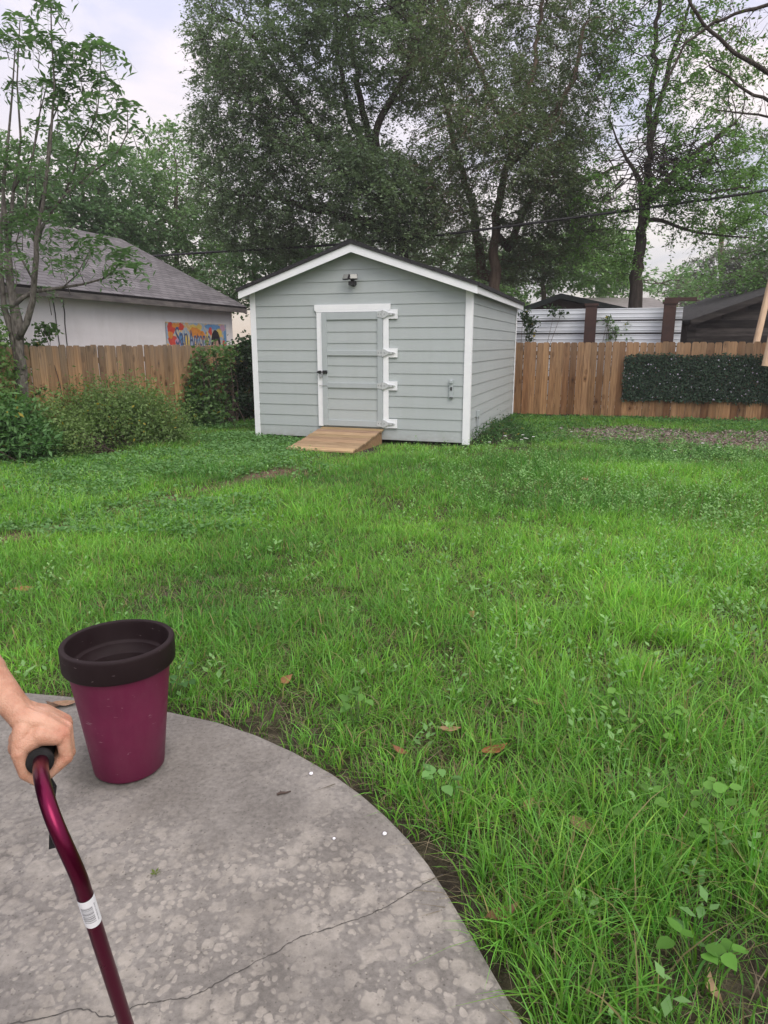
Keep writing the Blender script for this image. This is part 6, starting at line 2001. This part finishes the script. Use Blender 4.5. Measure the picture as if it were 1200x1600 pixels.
# ------------------------------------------------------------------ walking cane
D0 = atz(62, 1192, 0.95)                      # centre of the foam flange facing the camera
GA = np.array([-0.36, 0.92, -0.17]); GA /= np.linalg.norm(GA)   # the grip runs away from the camera
GR = np.array([GA[1], -GA[0], 0.0]); GR /= np.linalg.norm(GR)   # to the right of the grip
UP = np.cross(GR, GA)
def make_cane():
    f = atz(199, 1606, 1.035); e = atz(137, 1412, 0.905)
    d = (f - e) / np.linalg.norm(f - e)
    tip = e + d * ((PZ + 0.004 - e[2]) / d[2])
    root = empty('walking_cane', (tip[0], tip[1], PZ), 0, 'shiny magenta walking cane with a black foam grip held in a bare hand', 'cane')
    o = np.array([tip[0], tip[1], PZ])
    ctrl = [D0 + GA * 0.11, D0 + GA * 0.03, D0 - GA * 0.012, atz(64, 1207, 0.905), atz(66, 1228, 0.882), atz(71, 1256, 0.868), atz(83, 1288, 0.862), atz(100, 1318, 0.864), atz(115, 1346, 0.872), e - d * 0.065, e - d * 0.03, e, tip + d * -0.035]
    C = np.array(ctrl)
    # Catmull-Rom
    pts = []
    for i in range(len(C) - 1):
        p0, p1, p2, p3 = C[max(0, i - 1)], C[i], C[i + 1], C[min(len(C) - 1, i + 2)]
        nn = 10 if i > 0 else 4
        for k in range(nn):
            t = k / nn
            if i in (0, len(C) - 2): pts.append(p1 * (1 - t) + p2 * t)
            else: pts.append(0.5 * ((2 * p1) + (-p0 + p2) * t + (2 * p0 - 5 * p1 + 4 * p2 - p3) * t * t + (-p0 + 3 * p1 - 3 * p2 + p3) * t ** 3))
    pts.append(C[-1])
    pts = [p for k, p in enumerate(pts) if k == 0 or np.linalg.norm(p - pts[k - 1]) > 1e-5]
    A_ = np.array(pts); sl_ = np.concatenate([[0], np.cumsum(np.linalg.norm(np.diff(A_, axis=0), axis=1))])
    q_ = np.linspace(0, sl_[-1], 150)
    A_ = np.stack([np.interp(q_, sl_, A_[:, k]) for k in range(3)], -1)
    for _ in range(45): A_[1:-1] = (A_[:-2] + 2 * A_[1:-1] + A_[2:]) / 4
    pts = list(A_)
    m = MB(); m.tube([Vector(p - o) for p in pts], 0.0101, 24); m.build('shaft', M['anod'], root, smooth=True)
    # foam grip with a flange
    m = MB()
    seg = [(0.0, 0.0105), (0.0005, 0.0168), (0.003, 0.018), (0.009, 0.018), (0.012, 0.0168), (0.016, 0.0152), (0.06, 0.0158), (0.1, 0.0152), (0.108, 0.018), (0.118, 0.0182), (0.122, 0.015), (0.1225, 0.0)]
    fr = [(D0 + GA * s - o, r) for s, r in seg]
    # tube() frames follow the axis
    m.tube([Vector(p) for p, _ in fr], [max(r, .0004) for _, r in fr], 32)
    m.build('foam_grip', M['foam'], root, smooth=True)
    # wrist strap hanging behind the tube
    a = D0 + GA * 0.02 - UP * 0.016
    sp = [a, a + np.array([0.012, 0.0, -0.03]), atz(80, 1255, 0.92), atz(83, 1290, 0.915), atz(82, 1326, 0.912)]
    sp = [p - o for p in sp]
    w = GR * 0.0045
    vs, fs = [], []
    for p in sp: vs += [p - w, p + w, p + w + GA * .0015, p - w + GA * .0015]
    for i in range(len(sp) - 1):
        for k in range(4): fs.append((4 * i + k, 4 * i + (k + 1) % 4, 4 * i + 4 + (k + 1) % 4, 4 * i + 4 + k))
    fs += [(3, 2, 1, 0), tuple(4 * (len(sp) - 1) + k for k in range(4))]
    m = MB(); m.add(vs, fs); m.build('strap', M['foam'], root)
    # barcode sticker wrapped round the shaft
    c0, c1 = atz(131, 1398, 0.899), None
    def on(py):   # point of the axis that projects on row py
        lo, hi = 0.0, 1.0
        for _ in range(50):
            md = (lo + hi) / 2
            p = e - d * 0.05 + d * (md * 0.5)
            q = p - np.array([0, 0, CAMH]); z = q[1] * CP - q[2] * SP; u = q[1] * SP + q[2] * CP
            if 800 - FPX * u / z < py: lo = md
            else: hi = md
        return p
    s0, s1 = on(1399), on(1439)
    Ls = np.linalg.norm(s1 - s0)
    m = MB(); m.tube([Vector(s0 - o), Vector((s0 + s1) / 2 - o), Vector(s1 - o)], 0.0106, 28, cap=False); st = m.build('barcode_label', M['sticker'], root, smooth=True)
    # printed bars: short arcs facing the camera
    ax = d
    view = np.array([0, 0, CAMH]) - s0; view -= ax * (view @ ax); view /= np.linalg.norm(view)
    side = np.cross(ax, view); side /= np.linalg.norm(side)
    if side[0] < 0: side = -side
    def arc(mb, t0, t1, a0, a1):
        vs, fs = [], []
        n = 8
        for i in range(n + 1):
            a = a0 + (a1 - a0) * i / n
            dr = (view * math.cos(a) + side * math.sin(a)) * 0.01068
            vs += [s0 + ax * t0 + dr - o, s0 + ax * t1 + dr - o]
        for i in range(n): fs.append((2 * i, 2 * i + 1, 2 * i + 3, 2 * i + 2))
        mb.add(vs, fs)
    m = MB()
    rr = random.Random(21)
    t = Ls * 0.24
    while t < Ls * 0.8:
        w = rr.choice((0.0005, 0.0005, 0.001, 0.0016))
        arc(m, t, t + w, R(-62), R(22))
        t += w + rr.choice((0.0005, 0.0008, 0.0012))
    t = Ls * 0.2
    while t < Ls * 0.85:
        arc(m, t, t + 0.0006, R(36), R(46)); t += rr.choice((0.0012, 0.0018))
    m.build('barcode', M['ink'], st)
    # rubber tip
    m = MB(); q = tip - o
    m.tube([Vector(q - d * 0.05), Vector(q - d * 0.045), Vector(q - d * 0.012), Vector(q)], [0.0135, 0.015, 0.016, 0.02], 20); m.build('rubber_tip', M['foam'], root, smooth=True)
    return root
make_cane()

# ------------------------------------------------------------------ the person holding it
def blob_mesh(caps, voxel, it, fac=0.5):
    bm = bmesh.new()
    def ball(c, r, sub=2):
        ret = bmesh.ops.create_icosphere(bm, subdivisions=sub, radius=1.0)
        rad = (r, r, r) if not hasattr(r, '__len__') else r
        for v in ret['verts']: v.co = Vector((v.co.x * rad[0], v.co.y * rad[1], v.co.z * rad[2])) + Vector(c)
        return ret['verts']
    for c in caps:
        if len(c) == 4:
            p0, p1, r0, r1 = c
            b2 = bmesh.new()
            for p, r in ((p0, r0), (p1, r1)):
                ret = bmesh.ops.create_icosphere(b2, subdivisions=3, radius=r)
                for v in ret['verts']: v.co += Vector(p)
            h = bmesh.ops.convex_hull(b2, input=b2.verts)
            dead = [g for g in h['geom_interior'] if isinstance(g, bmesh.types.BMVert)]
            bmesh.ops.delete(b2, geom=dead, context='VERTS')
            tmp = bpy.data.meshes.new('t'); b2.to_mesh(tmp); b2.free()
            bm.from_mesh(tmp); bpy.data.meshes.remove(tmp)
        else:
            ctr, r3, Mx = c
            ret = bmesh.ops.create_icosphere(bm, subdivisions=3, radius=1.0)
            for v in ret['verts']: v.co = Vector(ctr) + Mx @ Vector((v.co.x * r3[0], v.co.y * r3[1], v.co.z * r3[2]))
    me = bpy.data.meshes.new('blob'); bm.to_mesh(me); bm.free()
    ob = bpy.data.objects.new('blob', me); COL.objects.link(ob)
    md = ob.modifiers.new('r', 'REMESH'); md.mode = 'VOXEL'; md.voxel_size = voxel
    sm = ob.modifiers.new('s', 'SMOOTH'); sm.factor = fac; sm.iterations = it
    dg = bpy.context.evaluated_depsgraph_get()
    out = bpy.data.meshes.new_from_object(ob.evaluated_get(dg))
    bpy.data.objects.remove(ob); bpy.data.meshes.remove(me)
    return out

def make_person():
    # hand frame: a along the grip away from the camera, phi around it from up (0) clockwise to the right
    def hp(s, phi, r):
        a = R(phi)
        return D0 + GA * s + GR * (r * math.sin(a)) + UP * (r * math.cos(a))
    caps = []
    # four fingers wrapped over the right side of the grip, index nearest the flange
    S = [0.022, 0.044, 0.066, 0.086]
    kn, joints = [], []
    for i, s in enumerate(S):
        k = (1.0, 1.06, 1.0, 0.86)[i]
        fr = (0.0094, 0.0097, 0.0092, 0.0082)[i]
        mcp = hp(s + 0.002, 48, 0.0445 * (1.0, 1.03, 1.0, .93)[i])
        pip = hp(s, 103, 0.0350 * k)
        dip = hp(s - 0.001, 160, 0.0280 + 0.002 * (k - 1))
        tip = hp(s - 0.002, 208, 0.0265)
        kn.append(mcp); joints.append((mcp, pip, dip))
        caps += [(mcp, pip, fr * 1.22, fr * 1.04), (pip, dip, fr * 1.06, fr * 0.94), (dip, tip, fr * 0.95, fr * 0.84)]
        caps.append((pip, (fr * 1.1,) * 3, Matrix.Identity(3)))
    wrist = atz(26, 1122, 0.955) + GA * 0.035
    # metacarpals over the top of the grip
    for i, m in enumerate(kn):
        w = wrist + GA * (i - 1.5) * 0.0115 + UP * -0.002
        mid = (w + m) / 2 + UP * 0.006
        caps += [(w, mid, 0.0165, 0.0145), (mid, m, 0.0145, 0.0118)]
    for i in range(3):
        m_ = (kn[i] + kn[i + 1]) / 2
        w = wrist + GA * (i - 1.0) * 0.011
        caps += [(w, (w + m_) / 2 + UP * .005, 0.016, 0.0148), ((w + m_) / 2 + UP * .005, m_ - UP * .001, 0.0148, 0.0108)]
    for s_ in (0.02, 0.045, 0.07):
        caps += [(hp(s_, -45, 0.034), hp(s_ + .004, 5, 0.034), 0.016, 0.015), (hp(s_, 5, 0.034), hp(s_, 45, 0.037), 0.015, 0.0115)]
    for i in range(4):
        w = wrist + GA * (i - 1.5) * 0.0105
        mid = (w + kn[i]) / 2 + UP * 0.006
        caps += [(w * .55 + mid * .45 + UP * .0145, mid * .45 + kn[i] * .55 + UP * .0105, 0.0036, 0.0036)]
    a_, b_ = wrist + UP * .017 - GA * .004, (wrist + kn[1]) / 2 + UP * .0185 - GA * .006
    caps += [(a_, b_, 0.0026, 0.0022), (b_, kn[0] * .5 + kn[1] * .5 + UP * .0105 - GR * .012, 0.0022, 0.0016)]
    # palm pad resting on the grip
    caps += [(hp(0.03, -20, 0.031), hp(0.085, -15, 0.031), 0.0165, 0.0155), (hp(0.028, 15, 0.032), hp(0.085, 15, 0.032), 0.015, 0.014), (hp(0.03, -55, 0.034), hp(0.085, -55, 0.034), 0.017, 0.016)]
    # thumb down the left side, then under the grip
    cmc = wrist + (D0 - wrist) * 0.30 - GA * 0.012 + GR * -0.004
    tmc = hp(0.014, -62, 0.0315)
    tip_ = hp(0.016, -128, 0.0285)
    tend = hp(0.018, -166, 0.034)
    caps += [(cmc, tmc, 0.0155, 0.0118), (tmc, tip_, 0.0115, 0.0098), (tip_, tend, 0.0098, 0.0082)]
    caps.append((cmc + (hp(0.04, -60, .036) - cmc) * .5, (0.017,) * 3, Matrix.Identity(3)))
    # web between thumb and index
    caps.append((hp(0.016, -25, 0.036), hp(0.024, 20, 0.036), 0.0085, 0.0085))
    # forearm
    elbow = np.array([-0.68, 0.95, 1.20])
    fa = lambda t: wrist * (1 - t) + elbow * t
    caps += [(fa(0), fa(.12), 0.0205, 0.0205), (fa(0) + GA * .012, fa(.14) + GA * .01, 0.0185, 0.0195), (fa(0) - GA * .012, fa(.14) - GA * .008, 0.0185, 0.02), (fa(.12), fa(.38), 0.0225, 0.029), (fa(.38), fa(.7), 0.031, 0.038), (fa(.7), fa(1), 0.038, 0.037)]
    # ulna bump
    caps.append((fa(.06) + GA * .016 + UP * .008, (0.0105,) * 3, Matrix.Identity(3)))
    hand = blob_mesh(caps, 0.0016, 4, 0.5)
    hs_ = Matrix.Translation(Vector(D0)) @ Matrix.Scale(0.92, 4) @ Matrix.Translation(-Vector(D0))
    hand.transform(hs_)
    kn = [D0 + (k_ - D0) * 0.92 for k_ in kn]
    joints = [tuple(D0 + (q_ - D0) * 0.92 for q_ in j_) for j_ in joints]
    elbow = D0 + (elbow - D0) * 0.92

    # remaining body, mostly outside the frame, stands facing the cane
    sh_l = np.array([-0.80, 0.97, 1.36]); sh_r = np.array([-0.83, 0.61, 1.36])
    pelv = np.array([-0.86, 0.79, 0.90]); chest = np.array([-0.83, 0.79, 1.24]); neck = np.array([-0.83, 0.79, 1.42]); head = np.array([-0.80, 0.79, 1.565])
    hip_l, hip_r = pelv + [0, .09, -.03], pelv + [0, -.09, -.03]
    kl, kr = np.array([-0.84, 0.90, 0.49]), np.array([-0.83, 0.69, 0.49])
    al, ar = np.array([-0.88, 0.91, 0.12]), np.array([-0.87, 0.68, 0.12])
    er = np.array([-0.86, 0.52, 1.09]); wr = np.array([-0.80, 0.51, 0.86])
    I3 = Matrix.Identity(3)
    body = [(chest, (0.105, 0.15, 0.17), I3), (pelv + [0, 0, .05], (0.11, 0.155, 0.13), I3), (chest, pelv, 0.10, 0.105), (chest + [0, 0, .06], neck, 0.075, 0.052), (neck, head + [0, 0, -.04], 0.052, 0.055),
            (sh_l, chest + [0, .06, .06], 0.052, 0.09), (sh_r, chest + [0, -.06, .06], 0.052, 0.09), (sh_l, elbow, 0.047, 0.038), (sh_r, er, 0.047, 0.038), (er, wr, 0.038, 0.026),
            (hip_l, kl, 0.085, 0.058), (kl, al, 0.056, 0.038), (hip_r, kr, 0.085, 0.058), (kr, ar, 0.056, 0.038), (al, al + [.11, .01, -.065], 0.036, 0.028), (ar, ar + [.11, -.01, -.065], 0.036, 0.028),
            (head, (0.092, 0.075, 0.112), I3), (head + [.045, 0, -.06], (0.045, 0.05, 0.05), I3), (head + [.092, 0, -.01], head + [.106, 0, -.032], 0.009, 0.013), (head + [.08, 0, -.066], (0.015, 0.024, 0.008), I3),
            (head + [-.005, .076, -.01], (0.02, 0.009, 0.03), I3), (head + [-.005, -.076, -.01], (0.02, 0.009, 0.03), I3), (head + [.082, .03, .022], (0.012, 0.02, 0.006), I3), (head + [.082, -.03, .022], (0.012, 0.02, 0.006), I3)]
    # relaxed right hand
    pm_ = wr + np.array([.03, 0, -.07])
    body.append((wr, pm_, 0.024, 0.03)); body.append((pm_, (0.02, 0.018, 0.03), I3))
    for k, (dx, L_) in enumerate(((.034, .07), (.014, .08), (-.006, .075), (-.024, .06))):
        b0 = pm_ + [dx, 0, -.02]; b1 = b0 + np.array([.006, .004, -L_ * .55]); b2 = b1 + np.array([-.004, .016, -L_ * .45])
        body += [(b0, b1, .0095, .009), (b1, b2, .009, .0075)]
    body += [(wr + [.045, .01, -.03], wr + [.066, .018, -.085], .012, .009)]
    rest = blob_mesh(body, 0.0055, 5, 0.5)
    bm = bmesh.new(); bm.from_mesh(hand); bm.from_mesh(rest)
    me = bpy.data.meshes.new('person'); bm.to_mesh(me); bm.free()
    # reddened knuckles as a skin tint; joint crease shading painted in as dark lines
    co = np.zeros(len(me.vertices) * 3); me.vertices.foreach_get('co', co); co = co.reshape(-1, 3)
    t = np.ones((len(co), 4), np.float32)
    for m in kn:
        w = np.exp(-(np.linalg.norm(co - m, axis=1) / 0.012) ** 2)[:, None]
        t[:, :3] *= 1 - w * np.array([0.0, .24, .24])
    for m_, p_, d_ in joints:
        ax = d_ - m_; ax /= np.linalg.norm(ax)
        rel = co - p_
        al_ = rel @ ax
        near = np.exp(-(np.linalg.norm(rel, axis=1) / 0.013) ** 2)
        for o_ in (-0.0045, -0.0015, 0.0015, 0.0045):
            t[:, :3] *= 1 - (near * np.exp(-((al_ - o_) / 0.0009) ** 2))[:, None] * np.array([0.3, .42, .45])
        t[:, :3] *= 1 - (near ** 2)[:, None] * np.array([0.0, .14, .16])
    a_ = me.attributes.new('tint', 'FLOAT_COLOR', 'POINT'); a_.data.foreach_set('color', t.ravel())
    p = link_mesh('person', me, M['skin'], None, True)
    # keep the origin on the slab
    org = Vector((-0.86, 0.79, PZ)); me.transform(Matrix.Translation(-org)); p.location = org
    tag(p, 'person with a bare forearm holding the magenta cane by its foam grip', 'person')
    def garment(name, caps, mat, vox=0.007, it=8):
        g = blob_mesh(caps, vox, it)
        g.transform(Matrix.Translation(-org))
        return link_mesh(name, g, mat, p, True)
    k = 0.012
    up = sh_l * .28 + elbow * .72; upr = sh_r * .35 + er * .65
    garment('shirt', [(chest, (0.105 + k, 0.15 + k, 0.17 + k), I3), (pelv + [0, 0, .08], (0.12 + k, 0.16 + k, 0.13), I3), (chest, pelv + [0, 0, .02], 0.115, 0.125), (sh_l, chest + [0, .06, .06], 0.066, 0.1), (sh_r, chest + [0, -.06, .06], 0.066, 0.1), (sh_l, up, 0.064, 0.06), (sh_r, upr, 0.064, 0.06), (chest + [0, 0, .09], neck + [0, 0, -.03], .085, .07)], M['shirt'])
    garment('trousers', [(pelv + [0, 0, .03], (0.12, 0.165, 0.11), I3), (hip_l, kl, 0.097, 0.072), (kl, al, 0.072, 0.058), (hip_r, kr, 0.097, 0.072), (kr, ar, 0.072, 0.058)], M['denim'])
    for a, s in ((al, .01), (ar, -.01)):
        garment('shoe', [(a + [-.025, 0, -.055], a + [.13, s, -.06], .042, .036), (a + [-.02, 0, -.02], a + [.03, s, -.045], .043, .04)], M['shoe'], .005, 5)
    garment('hair', [(head + [-.02, 0, .03], (0.095, 0.088, 0.105), I3), (head + [-.06, 0, -.05], (0.06, 0.08, 0.1), I3)], M['hair'])
    for s in (-1, 1):
        e = bmesh.new(); bmesh.ops.create_uvsphere(e, u_segments=12, v_segments=8, radius=.0115)
        em = bpy.data.meshes.new('eye'); e.to_mesh(em); e.free()
        em.transform(Matrix.Translation(Vector(head + np.array([.079, s * .03, .006])) - org))
        link_mesh('eye', em, M['white_petal'], p, True)
make_person()
print('person', round(time.time() - T0, 1))

# ------------------------------------------------------------------ light, sky and camera
SUN_EL, SUN_AZ = R(45), R(155)     # azimuth from +Y clockwise: behind the camera, to the right
w = bpy.data.worlds.new('World')
scene.world = w
w.use_nodes = True
nt = w.node_tree
nt.nodes.clear()
out = nt.nodes.new('ShaderNodeOutputWorld')
sky = nt.nodes.new('ShaderNodeTexSky')
sky.sky_type = 'NISHITA'
sky.sun_disc = False
sky.sun_elevation = SUN_EL
sky.sun_rotation = SUN_AZ
sky.air_density = 1.2
sky.dust_density = 2.0
bg1 = nt.nodes.new('ShaderNodeBackground'); bg1.inputs[1].default_value = 0.04
nt.links.new(sky.outputs[0], bg1.inputs[0])
tc = nt.nodes.new('ShaderNodeTexCoord')
# overcast cloud sheet: soft lavender and warm white banks
mp = nt.nodes.new('ShaderNodeMapping'); mp.inputs['Scale'].default_value = (1.3, 1.3, 3.2); mp.inputs['Rotation'].default_value = (0.2, 0.35, 0.4)
nt.links.new(tc.outputs['Generated'], mp.inputs[0])
n1 = noise(nt, mp.outputs[0], 2.6, 7, 0.55, 0.6)
cl = ramp(nt, n1, [(0.36, (0.58, 0.56, 0.70)), (0.46, (0.74, 0.67, 0.73)), (0.53, (0.88, 0.765, 0.77)), (0.60, (1.02, 0.87, 0.81))])
# warm glow low on the left where the sun is going down, cooler to the right
sx = nt.nodes.new('ShaderNodeSeparateXYZ'); nt.links.new(tc.outputs['Generated'], sx.inputs[0])
low = ramp(nt, sx.outputs[2], [(0.0, (1, 1, 1)), (0.12, (0.85,) * 3), (0.42, (0, 0, 0))])
lf = ramp(nt, sx.outputs[0], [(0.0, (1, 1, 1)), (0.30, (0, 0, 0))])
mrx = nt.nodes.new('ShaderNodeMapRange'); mrx.inputs[1].default_value = 0.25; mrx.inputs[2].default_value = -0.45
nt.links.new(sx.outputs[0], mrx.inputs[0])
ml = nt.nodes.new('ShaderNodeMath'); ml.operation = 'MULTIPLY'
nt.links.new(low, ml.inputs[0]); nt.links.new(mrx.outputs[0], ml.inputs[1])
m2 = nt.nodes.new('ShaderNodeMath'); m2.operation = 'MULTIPLY'; m2.inputs[1].default_value = 1.0; m2.use_clamp = True
nt.links.new(ml.outputs[0], m2.inputs[0])
warm = mix(nt, m2.outputs[0], cl, (1.08, 0.86, 0.72))
bg2 = nt.nodes.new('ShaderNodeBackground')
mry = nt.nodes.new('ShaderNodeMapRange'); mry.inputs[1].default_value = 0.2; mry.inputs[2].default_value = -0.7
nt.links.new(sx.outputs[1], mry.inputs[0])
mb_ = nt.nodes.new('ShaderNodeMath'); mb_.operation = 'MULTIPLY'; mb_.inputs[1].default_value = 0.28
nt.links.new(mry.outputs[0], mb_.inputs[0])
warm = mix(nt, mb_.outputs[0], warm, (0.60, 0.70, 0.86))
zen = nt.nodes.new('ShaderNodeMath'); zen.operation = 'MULTIPLY_ADD'; zen.use_clamp = False
nt.links.new(sx.outputs[2], zen.inputs[0]); zen.inputs[1].default_value = 1.0; zen.inputs[2].default_value = 0.38
nt.links.new(zen.outputs[0], bg2.inputs[1])
nt.links.new(warm, bg2.inputs[0])
ad = nt.nodes.new('ShaderNodeAddShader')
nt.links.new(bg1.outputs[0], ad.inputs[0]); nt.links.new(bg2.outputs[0], ad.inputs[1])
nt.links.new(ad.outputs[0], out.inputs[0])

sl = bpy.data.lights.new('sun', 'SUN')
sl.energy = 1.2
sl.angle = R(40)
sl.color = (1.0, 0.92, 0.82)
so = bpy.data.objects.new('sun', sl)
COL.objects.link(so)
dv = Vector((math.sin(SUN_AZ) * math.cos(SUN_EL), math.cos(SUN_AZ) * math.cos(SUN_EL), math.sin(SUN_EL)))
so.rotation_euler = dv.to_track_quat('Z', 'Y').to_euler()

cam = bpy.data.cameras.new('camera')
cam.sensor_fit = 'VERTICAL'
cam.sensor_height = 36.0
cam.lens = 36.0 * FPX / 1600.0
cam.clip_start = 0.05
cam.clip_end = 2000
co_ = bpy.data.objects.new('camera', cam)
COL.objects.link(co_)
co_.location = (0, 0, CAMH)
co_.rotation_euler = (math.pi / 2 - PITCH, 0, 0)
scene.camera = co_

# lens veil imitated by one added box of thin volume round everything
hz = MB(); hz.box(-45, 45, -15, 62, -1.2, 19.0)
hm = bpy.data.materials.new('veil_volume'); hm.use_nodes = True
hn = hm.node_tree; hn.nodes.clear()
ho = hn.nodes.new('ShaderNodeOutputMaterial'); hv = hn.nodes.new('ShaderNodeVolumePrincipled')
hv.inputs['Color'].default_value = (0.93, 0.94, 0.97, 1); hv.inputs['Density'].default_value = 0.0015; hv.inputs['Anisotropy'].default_value = 0.2
hn.links.new(hv.outputs[0], ho.inputs['Volume'])
hob = hz.build('lens_veil', hm); tag(hob, 'thin pale volume added to imitate lens veil over the yard', 'lens_veil', kind='stuff')

scene.render.engine = 'CYCLES'
scene.render.resolution_x, scene.render.resolution_y = 768, 1024
scene.view_settings.view_transform = 'Standard'
scene.view_settings.look = 'None'
scene.view_settings.exposure = 0.56
scene.view_settings.gamma = 1.0
scene.cycles.max_bounces = 6
scene.cycles.transparent_max_bounces = 4
scene.cycles.use_denoising = True
print('done', round(time.time() - T0, 1))
